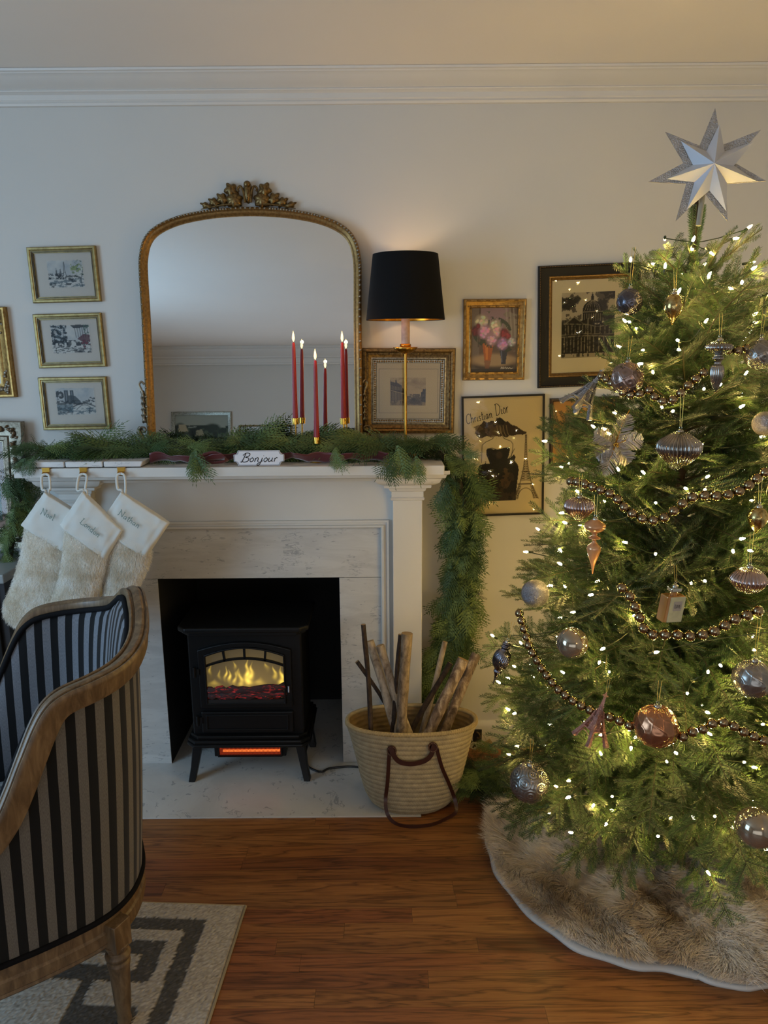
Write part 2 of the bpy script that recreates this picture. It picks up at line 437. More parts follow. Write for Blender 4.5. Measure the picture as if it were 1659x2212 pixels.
m = MB(); m.bb(mx0, mx1, SY, WY - .001, OZ, mz); part(m, 'marble_header', M['marble'], fp, bevel=.0012)
for a, b in ((mx0, OX0), (OX1, mx1)):
    m = MB(); m.bb(a, b, SY, WY - .001, .006, OZ - .0015); part(m, 'marble_slab', M['marble'], fp, bevel=.0012)
m = MB(); m.bb(-1.27, .125, 2.356, WY - .001, -.0, .006); m.bb(OX0, OX1, WY - .002, 3.28, 0, .006); part(m, 'hearth_slab', M['marble'], fp, bevel=.001)
m = MB(); m.bb(OX0 - .02, OX0 + .001, 2.712, 3.28, .006, OZ + .02); m.bb(OX1 - .001, OX1 + .02, 2.712, 3.28, .006, OZ + .02); m.bb(OX0, OX1, 3.26, 3.28, .006, OZ + .02); m.bb(OX0, OX1, 2.712, 3.28, OZ, OZ + .02)
part(m, 'firebox', M['black_void'], fp)

# ------------------------------------------------------------------ electric stove
sx, sy = -.53, 2.60
st = thing('electric_stove', 'black cast stove style electric heater glowing inside the firebox', 'stove', (sx, sy, .006))
I = M['black_iron']
def sp(m, n, mat=I, par=None, **k):
    return m.build(n, mat, par or st, **k)
# local coordinates: x across, y into the firebox, z up
m = MB(); m.bb(-.215, .215, .015, .27, .165, .600); body = sp(m, 'body', bevel=.006)
def slab(hw, y0, y1, z0, z1, ch=.03):
    return [(-hw + ch, y0), (hw - ch, y0), (hw, y0 + ch), (hw, y1), (-hw, y1), (-hw, y0 + ch)]
def plate(m, hw, y0, y1, z0, z1, ch=.03):
    p = slab(hw, y0, y1, z0, z1, ch); n = len(p)
    m.add([(a, b, z0) for a, b in p] + [(a, b, z1) for a, b in p], [tuple(range(n))[::-1], tuple(range(n, 2 * n))] + [(i, (i + 1) % n, (i + 1) % n + n, i + n) for i in range(n)])
m = MB(); plate(m, .245, -.025, .285, .612, .632); sp(m, 'top_plate', bevel=.006)
m = MB(); plate(m, .232, -.012, .275, .598, .6125); sp(m, 'top_moulding', bevel=.003)
m = MB(); plate(m, .226, -.008, .275, .17, .186); plate(m, .236, -.018, .285, .155, .1705); plate(m, .24, -.022, .285, .143, .1555); sp(m, 'base_plate', bevel=.004)
for sgn in (-1, 1):
    for (yy, fr) in ((0.0, 1), (.25, 0)):
        pts = [(sgn * .198, yy + .01, .148), (sgn * .204, yy + .005, .11), (sgn * .212, yy - .002, .06), (sgn * .224, yy - .012, .0)]
        m = MB(); rows = []
        wds = [.036, .033, .028, .025]; prev = None
        vs = []; 
        for (x, y, z), wd in zip(pts, wds):
            vs += [(x - wd / 2, y - .014, z), (x + wd / 2, y - .014, z), (x + wd / 2, y + .018, z), (x - wd / 2, y + .018, z)]
        fs = [(3, 2, 1, 0), (12, 13, 14, 15)] + [(i * 4 + k, i * 4 + (k + 1) % 4, i * 4 + 4 + (k + 1) % 4, i * 4 + 4 + k) for i in range(3) for k in range(4)]
        m.add(vs, fs); sp(m, 'leg', bevel=.003)
# door with arched window
def arch(hw, z0, zs, rise, n=14):
    return [(-hw, z0), (-hw, zs)] + [(-hw + 2 * hw * i / n, zs + rise * math.sin(PI * (0.12 + .76 * i / n)) - rise * math.sin(PI * .12)) for i in range(1, n)] + [(hw, zs), (hw, z0)]
def ring_prism(m, outer, inner, y0, y1):
    n = len(outer)
    vs = [(a, y0, b) for a, b in outer] + [(a, y0, b) for a, b in inner] + [(a, y1, b) for a, b in outer] + [(a, y1, b) for a, b in inner]
    fs = []
    for i in range(n):
        j = (i + 1) % n
        fs += [(i, j, n + j, n + i), (2 * n + i, 3 * n + i, 3 * n + j, 2 * n + j), (i, 2 * n + i, 2 * n + j, j), (n + i, n + j, 3 * n + j, 3 * n + i)]
    m.add(vs, fs)
dr = MB(); ring_prism(dr, arch(.176, .30, .535, .05), arch(.150, .318, .515, .05), .0, .02); door = sp(dr, 'door', bevel=.003)
m = MB(); ring_prism(m, arch(.152, .316, .517, .05), arch(.146, .322, .511, .05), -.006, .006); m.build('inner_rim', I, door, bevel=.002)
m = MB()
for i in range(14):
    a0, a1 = -.148 + .296 * i / 14, -.148 + .296 * (i + 1) / 14
    f_ = lambda x: .466 + .03 * (1 - (x / .148) ** 2)
    m.add([(a0, .002, f_(a0)), (a1, .002, f_(a1)), (a1, .002, f_(a1) + .008), (a0, .002, f_(a0) + .008), (a0, .012, f_(a0)), (a1, .012, f_(a1)), (a1, .012, f_(a1) + .008), (a0, .012, f_(a0) + .008)],
          [(0, 1, 2, 3), (4, 7, 6, 5), (0, 4, 5, 1), (3, 2, 6, 7)])
m.build('arched_bar', I, door)
for x, tl in ((-.078, .07), (0.0, 0), (.078, -.07)):
    m = MB(); m.box((x, .007, .523 - abs(x) * .14), (.008, .01, .044), Matrix.Rotation(-tl * 1.5, 3, 'Y')); m.build('mullion', I, door)
m = MB(); m.bb(-.176, .176, .0, .02, .195, .283); lp = sp(m, 'lower_panel', bevel=.004)
m = MB(); ring_prism(m, [(-.158, .207), (-.158, .272), (.158, .272), (.158, .207)], [(-.152, .213), (-.152, .266), (.152, .266), (.152, .213)], -.004, .002); m.build('panel_bead', I, lp, bevel=.0015)
for z in (.45, .25):
    m = MB(); m.tube([(-.19, -.004, z - .02), (-.19, -.004, z + .02)], .006, 8); m.bb(-.196, -.172, -.004, .004, z - .012, z + .012); sp(m, 'hinge', smooth=True)
m = MB(); m.tube([(.165, -.012, .37), (.165, -.012, .395)], .0042, 8); m.tube([(.165, 0, .382), (.165, -.012, .382)], .003, 6); m.build('door_handle', plain('chrome_knob', (.7, .7, .72), .15, 1.0), door, smooth=True)['label'] = 'small chrome door knob'
# flame screen: glowing backdrop with tongues of flame, and ember logs
NX, NZ = 150, 100
gx, gz = np.meshgrid(np.linspace(-.151, .151, NX), np.linspace(.318, .56, NZ))
rs = np.random.RandomState(3)
glow = np.zeros((NZ, NX, 3)); hgt = (gz - .39) / .17
base_g = np.clip(1 - np.abs(hgt - .1), 0, 1) ** 1.2
cx = np.exp(-((gx - .03) / .11) ** 2)
glow += (base_g * (.25 + .75 * cx))[..., None] * np.array([.20, .125, .03])
glow += np.array([.05, .038, .02])
def tongue(x, z, hh, ww, k, lean=0):
    d = ((gx - x - lean * (gz - z) - .003 * np.sin(gz * 130 + x * 70)) / (1.35 * ww * np.clip(1 - (gz - z) / hh, .12, 1))) ** 2
    e = np.exp(-d) * (1 / (1 + np.exp(-(gz - z) / .006))) * np.clip((hh - (gz - z)) / hh * 1.6, 0, 1)
    wob = 1 + .25 * np.sin(gz * 190 + gx * 60 + x * 90)
    return (e * k * wob)[..., None]
for (x, z, hh, ww, k) in ((.005, .392, .115, .009, 2.2), (.018, .41, .075, .008, 2.0), (-.018, .388, .06, .008, 1.5), (-.062, .41, .045, .005, 2.0), (-.078, .42, .05, .004, 1.6), (-.045, .395, .05, .006, 1.2), (.112, .42, .05, .006, 1.5), (.14, .39, .075, .010, 2.2), (.08, .46, .02, .006, .9), (-.1, .425, .03, .004, .9), (-.04, .46, .03, .004, .8), (-.028, .43, .03, .008, 1.0), (-.135, .44, .04, .004, .8), (-.12, .385, .03, .02, .6), (.05, .388, .035, .02, .7)):
    glow += tongue(x, z, hh, ww, k, rs.uniform(-.2, .2)) * np.array([.60, .40, .05])
rows = [[(gx[i, k], .034, gz[i, k]) for k in range(NX)] for i in range(NZ)]
ft = NT('flame_screen'); at = ft.n('ShaderNodeAttribute', attribute_name='paint'); ft.l(at.outputs['Color'], ft.b.inputs['Emission Color']); ft.set(Base_Color=(.01, .01, .01), Emission_Strength=1.0, Roughness=.5)
# the body front behind the window is opened by standing the screen proud of it
m = MB(); m.grid([[(a, .0135, b) for a, _, b in r] for r in rows]); m.f = [f for f in m.f if m.v[f[2]][2] < .513 + .052 * (1 - (m.v[f[0]][0] / .176) ** 2) ** .8]; m.m = [0] * len(m.f); m.build('flame_screen', ft.m, st, col=(glow * .82).reshape(-1, 3))
et = NT('ember_log'); v_ = et.coord('Object', (30, 30, 90)); nz = et.noise(v_, 1.0, 4, .6, 1.5)
et.l(et.ramp(nz.outputs[0], [(.54, (0, 0, 0)), (.66, (.5, .012, .01)), (.78, (1, .12, .08))]), et.b.inputs['Emission Color']); et.set(Base_Color=(.035, .012, .012), Emission_Strength=.45, Roughness=.8)
for (x0, z0, x1, z1, r) in ((-.148, .372, -.02, .375, .017), (-.055, .365, .15, .385, .019), (-.10, .352, .10, .35, .018), (.02, .36, .15, .352, .016), (-.148, .35, -.06, .352, .015)):
    n_ = 9; m = MB()
    m.tube([(x0 + (x1 - x0) * i / n_, .002 + .002 * math.sin(i * 2.1), z0 + (z1 - z0) * i / n_ + .004 * math.sin(i * 1.7 + x0 * 30)) for i in range(n_ + 1)], [r * (1 + .16 * math.sin(i * 2.3 + z0 * 99)) for i in range(n_ + 1)], 8, flat=.9, up=(0, 0, 1))
    for vi, v in enumerate(m.v): m.v[vi] = (v[0], .002 + (v[1] - .002) * .5, v[2])
    m.build('ember_log', et.m, st, smooth='all')
m = MB(); m.bb(-.15, .15, -.003, .012, .318, .336); sp(m, 'ember_bed', plain('ember_bed', '#120d0c', .8))
# heater outlet below
m = MB(); m.bb(-.14, .14, .02, .10, .083, .144); ho = sp(m, 'heater_housing', bevel=.003)
ht = NT('heater_element'); ht.set(Base_Color=(.02, .005, .003), Emission_Color=(1.0, .17, .03), Emission_Strength=1.5)
for z, hh in ((.131, .009), (.110, .009)):
    m = MB(); m.tube([(-.105, .018, z), (.117, .018, z)], hh * .55, 8, flat=1.0); m.build('heating_bar', ht.m, ho, smooth=True)
m = MB(); m.bb(-.118, .12, .0185, .0195, .092, .140); m.build('heater_reflector', emit('heater_reflector', (.55, .05, .012), .45), ho)
m = MB()
for i in range(48):
    x = -.118 + .238 * i / 47
    for s_ in (-1, 1): m.tube([(x, .0105, .092), (x + s_ * .012, .0105, .14)], .0006, 3, cap=False)
ring_prism(m, [(-.124, .087), (-.124, .144), (.126, .144), (.126, .087)], [(-.118, .092), (-.118, .1395), (.12, .1395), (.12, .092)], .009, .019)
m.build('grille', I, ho)
# its cord
pc = [P(677, 1672, Z=.011), P(690, 1667, Z=.011), P(710, 1660, Z=.011), P(735, 1657, Z=.011), P(765, 1656, Z=.011)]
tag(MB().tube(spline([(sx + .2, 2.86, .02), (sx + .205, 2.70, .011)] + pc[1:] + [(.0, 2.638, .011), (.14, 2.635, .011), (.21, 2.68, .006), (.3, 2.78, .006), (.36, 2.80, .045)], 6), .0042, 8).build('power_cord', plain('cord_black', (.01, .01, .01), .45), origin=(sx + .2, 2.7, .009), smooth=True), 'black power cord running from the stove leg towards the straw basket', 'cord')
# ------------------------------------------------------------------ flat artwork painted point by point
class Art:
    def __init__(s, w, h, px, bg):
        s.w, s.h = w, h; s.nx = max(12, int(w / px)); s.nz = max(12, int(h / px))
        s.X, s.Z = np.meshgrid((np.arange(s.nx) + .5) / s.nx, (np.arange(s.nz) + .5) / s.nz)   # 0-1, origin bottom left
        s.c = np.ones((s.nz, s.nx, 3)) * np.array(bgc(bg)); s.asp = w / h
    def put(s, mask, col, a=1.0):
        mk = (np.clip(mask, 0, 1) * a)[..., None]; s.c = s.c * (1 - mk) + np.array(bgc(col)) * mk
    def poly(s, pts, col, a=1.0):
        ins = np.zeros_like(s.X, bool); n = len(pts)
        for i in range(n):
            x0, y0 = pts[i]; x1, y1 = pts[(i + 1) % n]
            if y0 == y1: continue
            ins ^= ((s.Z > y0) != (s.Z > y1)) & (s.X < (x1 - x0) * (s.Z - y0) / (y1 - y0) + x0)
        s.put(ins.astype(float), col, a)
    def line(s, pts, wd, col, a=1.0):
        d = np.full(s.X.shape, 9.0)
        for (x0, y0), (x1, y1) in zip(pts[:-1], pts[1:]):
            dx, dy = (x1 - x0) * s.asp, y1 - y0; L = dx * dx + dy * dy + 1e-12
            t = np.clip((((s.X - x0) * s.asp) * dx + (s.Z - y0) * dy) / L, 0, 1)
            d = np.minimum(d, np.hypot((s.X - x0) * s.asp - t * dx, s.Z - y0 - t * dy))
        s.put(np.clip(1.2 - d / wd, 0, 1), col, a)
    def blob(s, x, z, rx, rz, col, a=1.0, soft=.25):
        d = np.sqrt(((s.X - x) / rx) ** 2 + ((s.Z - z) / rz) ** 2); s.put(np.clip((1 + soft - d) / (2 * soft), 0, 1), col, a)
    def noise(s, sx, sz, seed, oct=4):
        r = np.random.RandomState(seed); out = np.zeros_like(s.X); amp = 1.0; tot = 0
        for o in range(oct):
            gx, gz = int(sx * 2 ** o) + 2, int(sz * 2 ** o) + 2; g = r.rand(gz + 1, gx + 1)
            fx_, fz_ = s.X * (gx - 1), s.Z * (gz - 1); i, j = fx_.astype(int), fz_.astype(int); u, v = fx_ - i, fz_ - j
            u = u * u * (3 - 2 * u); v = v * v * (3 - 2 * v)
            out += amp * (g[j, i] * (1 - u) * (1 - v) + g[j, i + 1] * u * (1 - v) + g[j + 1, i] * (1 - u) * v + g[j + 1, i + 1] * u * v); tot += amp; amp *= .6
        return out / tot
    def mesh(s, name, parent, y, x0, z0, mat='print'):
        xs = x0 + s.X * s.w; zs = z0 + s.Z * s.h
        xs = (xs - x0 - s.w / 2) * s.nx / (s.nx - 1) + x0 + s.w / 2; zs = (zs - z0 - s.h / 2) * s.nz / (s.nz - 1) + z0 + s.h / 2
        m = MB(); m.v = list(zip(xs.ravel().tolist(), [y] * xs.size, zs.ravel().tolist())); n = s.nx
        idx = np.arange(s.nx * s.nz).reshape(s.nz, s.nx)
        m.f = np.stack([idx[:-1, :-1], idx[:-1, 1:], idx[1:, 1:], idx[1:, :-1]], -1).reshape(-1, 4).tolist(); m.m = [0] * len(m.f)
        return m.build(name, M[mat], parent, col=np.clip(s.c, 0, 1).reshape(-1, 3))
def bgc(c): return srgb(c) if isinstance(c, str) else c

def city_sketch(w, h, kind):
    """ink and wash river views: grey blue lines on pale paper"""
    a = Art(w, h, .0017, '#c9c9c3'); ink = '#27343c'; wash = '#7e95a0'
    a.put((a.noise(4, 3, kind) - .3) * 1.6 * (a.Z > .45), '#8c9ba6', .7)
    n = a.noise(16, 16, kind + 7)
    if kind == 1:
        a.line([(.43, .42), (.455, .62), (.465, .92)], .012, ink); a.line([(.51, .42), (.485, .62), (.475, .92)], .012, ink); a.line([(.44, .56), (.50, .56)], .012, ink)
        for x in (.25, .36): a.poly([(x - .03, .42), (x - .02, .58), (x, .72), (x + .02, .58), (x + .03, .42)], ink, .75)
        a.put((n > .47) * (((a.X - .85) / .2) ** 2 + ((a.Z - .68) / .3) ** 2 < 1), '#46604a', .9); a.put((n > .55) * (((a.X - .82) / .19) ** 2 + ((a.Z - .72) / .25) ** 2 < 1), '#9aa877', .8)
        a.put((n > .45) * (np.abs(a.Z - .42) < .1) * (a.X < .45), ink, .8); a.put((n > .5) * (np.abs(a.Z - .38) < .07), ink, .8)
        a.put((a.noise(8, 22, 3) > .5) * (a.Z < .34), '#47606a', .75); a.put((n > .42) * (a.Z < .2) * (a.X < .2), ink, .7)
        for x, z in ((.55, .14), (.7, .24), (.62, .3)): a.poly([(x - .08, z + .03), (x + .09, z + .03), (x + .06, z - .03), (x - .05, z - .03)], ink, .85)
        a.line([(.92, .02), (.9, .3), (.97, .6)], .014, ink)
    elif kind == 2:
        a.put((n > .44) * (a.X < .4) * (a.Z > .35), '#4e636b', .85); a.put((n > .54) * (a.X < .42) * (a.Z > .3), ink, .9)
        a.line([(.1, .05), (.09, .5), (.14, .95)], .014, ink); a.line([(.3, .3), (.33, .8)], .01, ink)
        a.poly([(.5, .98), (.98, 1), (.98, .9), (.6, .86)], ink, .9)
        for x in (.62, .68, .74, .8, .86, .93): a.line([(x, .88), (x + .02, .55)], .012, ink)
        a.put((n > .5) * (a.Z > .62) * (a.X > .84), '#4f6b62', .85); a.poly([(.66, .5), (.82, .66), (1, .62), (1, .42), (.8, .38)], '#5a3340', .85)
        a.put((n > .5) * (np.abs(a.Z - .34) < .12), ink, .85); a.put((n > .47) * (a.X > .55) * (a.Z < .4), '#333c44', .7); a.put((a.noise(9, 26, 4) > .56) * (a.Z < .22), ink, .8); a.put((n > .58) * (a.X > .75) * (a.Z < .45) * (a.Z > .15), '#8c4a58', .7)
    else:
        for x in (.28, .42): a.poly([(x - .05, .42), (x - .05, .9), (x + .05, .9), (x + .05, .42)], '#3c4a52', .9); a.line([(x, .5), (x, .85)], .012, '#9aa5a9')
        a.poly([(.33, .42), (.33, .72), (.5, .70), (.62, .5), (.62, .42)], '#46535a', .9)
        a.put((n > .46) * (((a.X - .1) / .12) ** 2 + ((a.Z - .72) / .16) ** 2 < 1), ink, .9); a.put((n > .48) * (np.abs(a.Z - .45) < .08) * (a.X < .9), ink, .8); a.put((n > .5) * (((a.X - .92) / .1) ** 2 + ((a.Z - .56) / .1) ** 2 < 1), ink, .9)
        a.poly([(.0, .38), (.42, .40), (.42, .12), (.0, .14)], '#6f8288', .8)
        arc = [(.42 + .56 * i / 16, .30 + .13 * math.sin(PI * i / 16)) for i in range(17)]; a.line(arc, .03, ink, .9)
        arc = [(.50 + .42 * i / 16, .20 + .17 * math.sin(PI * i / 16)) for i in range(17)]; a.line(arc, .014, ink, .9)
        a.put((a.noise(10, 26, 5) > .5) * (a.Z < .26), '#4c6670', .8); a.put((n > .52) * (a.Z < .36) * (a.X < .4), '#333f46', .6); a.line([(.82, .1), (.84, .26)], .02, ink)
    ed = a.noise(30, 30, kind + 20); m_ = np.minimum(np.minimum(a.X, 1 - a.X) * a.asp, np.minimum(a.Z, 1 - a.Z)) < .035 * ed * 1.6
    a.put(m_, '#cbc6bc'); return a

def street_etching(w, h):
    a = Art(w, h, .0014, '#9d8d6e'); a.put(a.Z > .35, '#b3a27e'); a.put((a.noise(5, 8, 2) - .35) * 1.4 * (a.Z > .55), '#7d6c52')
    a.poly([(0, .98), (.02, .86), (.14, .82), (.16, .98), (.19, .82), (.32, .72), (.34, .62), (.4, .60), (.4, .2), (0, .12)], '#3b3026')
    for i in range(9):
        x = .02 + i * .042; t = i / 9; a.line([(x, .16 + .03 * t), (x, .5 - .05 * t)], .012, '#a08c68'); a.line([(x, .58 - .04 * t), (x, .72 - .1 * t)], .010, '#96835f')
    a.line([(0, .55), (.4, .42)], .012, '#b29d74'); a.poly([(0, .14), (.4, .22), (1, .3), (1, 0), (0, 0)], '#8f7c5b')
    a.poly([(.86, .15), (.86, .48), (.9, .5), (.92, .6), (.96, .58), (1, .62), (1, .12)], '#2e261e'); a.put((a.noise(14, 10, 5) > .5) * (a.Z < .42) * (a.Z > .22) * (a.X > .45), '#4c4032', .9)
    a.blob(.68, .14, .22, .1, '#40362a'); a.blob(.66, .22, .06, .06, '#2c2319'); a.put((a.noise(12, 16, 9) > .56) * (a.Z < .2), '#53452f', .7)
    for x in (.3, .12, .36): a.line([(x, .1), (x, .16)], .02, '#241c14')
    return a
def dome_print(w, h):
    a = Art(w, h, .0021, '#b5ac96'); cl = a.noise(4, 5, 11, 5); a.put((cl > .5).astype(float), '#2c2a26', .85); a.put((cl > .58).astype(float), '#14130f', .8); a.put(a.Z < .1, '#a39a82')
    dk = '#181611'; lt = '#8f8770'
    dome = [(.40, .66)] + [(.58 + .185 * math.cos(t), .72 + .15 * math.sin(t)) for t in np.linspace(PI, 0, 14)] + [(.76, .66)]
    a.poly(dome, dk); a.poly([(.54, .85), (.55, .93), (.575, .99), (.60, .93), (.61, .85)], dk); a.line([(.555, .87), (.6, .87)], .006, lt)
    for x in np.linspace(-.8, .8, 7): a.line([(.58 + .18 * x, .72), (.58 + .14 * x, .80), (.58 + .03 * x, .865)], .004, lt)
    a.line([(.39, .70), (.77, .70)], .008, lt); a.poly([(.40, .54), (.40, .69), (.76, .69), (.76, .52)], dk)
    for x in np.linspace(.43, .73, 8): a.line([(x, .56), (x, .67)], .006, lt)
    a.poly([(.0, .5), (.12, .56), (.25, .645), (.38, .56), (.5, .60), (.66, .50), (.95, .58), (1, .55), (1, .07), (0, .07)], '#242018')
    a.line([(.06, .52), (.24, .63), (.42, .52)], .008, lt); a.line([(.5, .60), (.5, .08)], .010, lt); a.line([(.05, .53), (.48, .51), (.68, .47), (1, .5)], .008, lt); a.line([(0, .33), (.48, .34), (.68, .33), (1, .31)], .010, lt); a.line([(0, .36), (.48, .37), (.68, .36), (1, .35)], .005, lt)
    for x in (.08, .13, .2, .26, .34, .40, .46, .56, .63, .73, .82, .9): a.line([(x, .37), (x, .50)], .009, lt, .85); a.line([(x - .02, .10), (x - .02, .32)], .010, lt, .85)
    a.put((a.noise(26, 26, 5) > .56) * (a.Z < .62) * (a.Z > .07), '#0c0b08', .7); a.put((a.noise(40, 6, 8) > .55) * (a.Z < .09) * (a.Z > .02), dk, .9)
    return a
def flower_painting(w, h):
    a = Art(w, h, .0019, '#4f3d31'); n = a.noise(9, 9, 4)
    a.put((a.X > .2) * (a.X < .8) * (a.Z > .5), '#7a6266'); a.put((a.noise(2, 9, 3) > .45) * (a.X > .68), '#6d6152', .9); a.put((a.X < .18), '#5d5044'); a.line([(.16, .4), (.18, 1)], .012, '#3a2c24')
    for x in (.78, .86, .94): a.line([(x - .04, 1), (x, .7), (x + .02, .45)], .012, '#8a8070', .7)
    a.blob(.5, .17, .5, .12, '#7e6449'); a.blob(.5, .10, .52, .10, '#211713', .9); a.blob(.5, .18, .46, .09, '#89704f'); a.put((a.Z < .05), '#1a1210')
    a.poly([(.24, .48), (.5, .48), (.43, .18), (.3, .18)], '#8e4a1c'); a.poly([(.3, .48), (.37, .48), (.37, .2), (.33, .2)], '#b5682a', .8); a.poly([(.29, .18), (.44, .18), (.4, .06), (.32, .06)], '#6b3a1e', .7)
    a.poly([(.62, .36), (.8, .36), (.77, .2), (.76, .12), (.66, .12), (.66, .2)], '#232530'); a.line([(.66, .34), (.68, .16)], .01, '#50566a')
    a.put((n > .45) * (((a.X - .45) / .42) ** 2 + ((a.Z - .62) / .24) ** 2 < 1), '#26301f', .95); a.put((n > .45) * (((a.X - .75) / .2) ** 2 + ((a.Z - .45) / .14) ** 2 < 1), '#26301f', .9)
    r = random.Random(2)
    fl = [(.22, .78, .14, '#b9a98c'), (.1, .64, .1, '#5c1620'), (.3, .63, .14, '#b48595'), (.52, .72, .12, '#bdb291'), (.55, .62, .11, '#c09591'), (.45, .51, .12, '#b58a8e'), (.72, .6, .10, '#7c2028'), (.68, .44, .12, '#a97e98'), (.88, .47, .09, '#a89c92'), (.8, .56, .06, '#8a2a35'), (.15, .72, .05, '#6b1c28')]
    for x, z, s_, c in fl:
        a.blob(x, z, s_, s_ * .78, tuple(v * .55 for v in srgb(c)))
        for q in range(26):
            t = r.uniform(0, 6.3); d = r.uniform(0, s_ * .8); cc = [v * r.uniform(.7, 1.35) for v in srgb(c)]
            a.blob(x + d * math.cos(t), z + d * .78 * math.sin(t), s_ * .22, s_ * .15, tuple(cc), .85)
    a.put((n > .6) * (a.Z > .84) * (a.Z < .94) * (a.X > .25) * (a.X < .45), '#3c4a34', .8)
    sig = [(.66, .05), (.67, .08), (.69, .05), (.71, .08), (.72, .05), (.76, .075), (.78, .05), (.80, .07), (.83, .05), (.85, .07), (.88, .05), (.92, .06)]
    a.line(sig, .005, '#b8ad96'); return a
def harbour(w, h):
    a = Art(w, h, .002, '#8c8672'); a.put((a.noise(4, 5, 8) - .35) * 1.8 * (a.Z > .35), '#5e5c50'); a.put(a.Z < .35, '#6f6a5a'); a.put((a.noise(3, 20, 3) > .5) * (a.Z < .35), '#4c493e', .7)
    a.line([(.4, .25), (.4, .5)], .006, '#2b2a25'); a.poly([(.8, .28), (.88, .28), (.88, .4), (.8, .4)], '#7c2a1c')
    for x in np.linspace(.05, .9, 16): a.line([(x, .2), (x, .24)], .012, '#26241e')
    a.line([(0, .19), (1, .17)], .01, '#3c382e'); return a
def village(w, h):
    a = Art(w, h, .008, '#8f978d'); n = a.noise(8, 8, 4)
    a.put(a.Z < .62, '#4c5a48'); a.put((n > .5) * (a.Z < .7), '#2d3a33'); a.blob(.3, .62, .14, .12, '#2e3b34'); a.blob(.6, .5, .12, .14, '#26302c'); a.blob(.9, .62, .1, .14, '#2a3530')
    a.poly([(.75, .5), (.8, .72), (.92, .72), (.95, .5)], '#a19a80'); a.poly([(.45, .4), (.5, .58), (.6, .55), (.62, .38)], '#8d8b72'); a.put((n > .55) * (a.Z < .3), '#6f7a5c', .8); return a
def line_portrait(w, h):
    a = Art(w, h, .006, '#c3c7c9'); k = '#3a3f45'; r = random.Random(4)
    for q in range(5): a.line([(.62 + .13 * math.cos(t) + r.uniform(-.01, .01), .68 + .2 * math.sin(t) * 1.1) for t in np.linspace(.2 + q * .3, 5.2 + q * .2, 14)], .008, k, .8)
    a.line([(.56, .72), (.62, .6), (.7, .62), (.66, .5)], .01, k); a.line([(.3, .3), (.45, .42), (.55, .4), (.7, .45), (.75, .7)], .009, k); a.line([(.5, .1), (.6, .3), (.72, .36)], .009, k); return a

# ------------------------------------------------------------------ picture frames
def rect_frame(m, w, h, prof):
    """prof (inset, dy) swept round a rectangle centred on the origin, mitred; dy negative is towards the room"""
    rows = []
    for sx_, sz_ in ((-1, -1), (1, -1), (1, 1), (-1, 1), (-1, -1)):
        rows.append([(sx_ * (w / 2 - i), d, sz_ * (h / 2 - i)) for i, d in prof])
    return m.grid([list(r) for r in rows])
def lobes_round(m, w, h, inset, step, r, y, seed=1, sc=(1, .5, 1)):
    for ax in (0, 1):
        L = (w if ax == 0 else h) - 2 * inset; n = max(2, int(L / step))
        for sgn in (-1, 1):
            for i in range(n + 1):
                t = -L / 2 + L * i / n; o = sgn * ((h if ax == 0 else w) / 2 - inset)
                m.ball((t, y, o) if ax == 0 else (o, y, t), r, 6, 4, sc)
def carved_round(m, w, h, inset, width, step, y, rnd, hgt=.008):
    """acanthus-like curls along the moulding"""
    for ax in (0, 1):
        L = (w if ax == 0 else h) - 2 * inset; n = max(2, int(round(L / step)))
        for sgn in (-1, 1):
            for i in range(n):
                t = -L / 2 + L * (i + .5) / n; o = sgn * ((h if ax == 0 else w) / 2 - inset)
                for q in range(5):
                    an = rnd.uniform(0, 6.28); dd = rnd.uniform(0, width * .4); cx_, cz_ = t + dd * math.cos(an), o + dd * math.sin(an)
                    ra, rb = rnd.uniform(.4, .62) * step, rnd.uniform(.13, .2) * step; th = rnd.uniform(0, PI)
                    poly = []
                    for k_ in range(10):
                        q_ = 2 * PI * k_ / 10; a_, b_ = ra * math.cos(q_) * .5, rb * math.sin(q_) + .12 * ra * math.cos(q_) ** 2
                        poly.append((a_ * math.cos(th) - b_ * math.sin(th), a_ * math.sin(th) + b_ * math.cos(th)))
                    m.relief([((cx_ if ax == 0 else cz_) + a_, (cz_ if ax == 0 else cx_) + b_) for a_, b_ in poly], hgt * rnd.uniform(.6, 1.1), y)
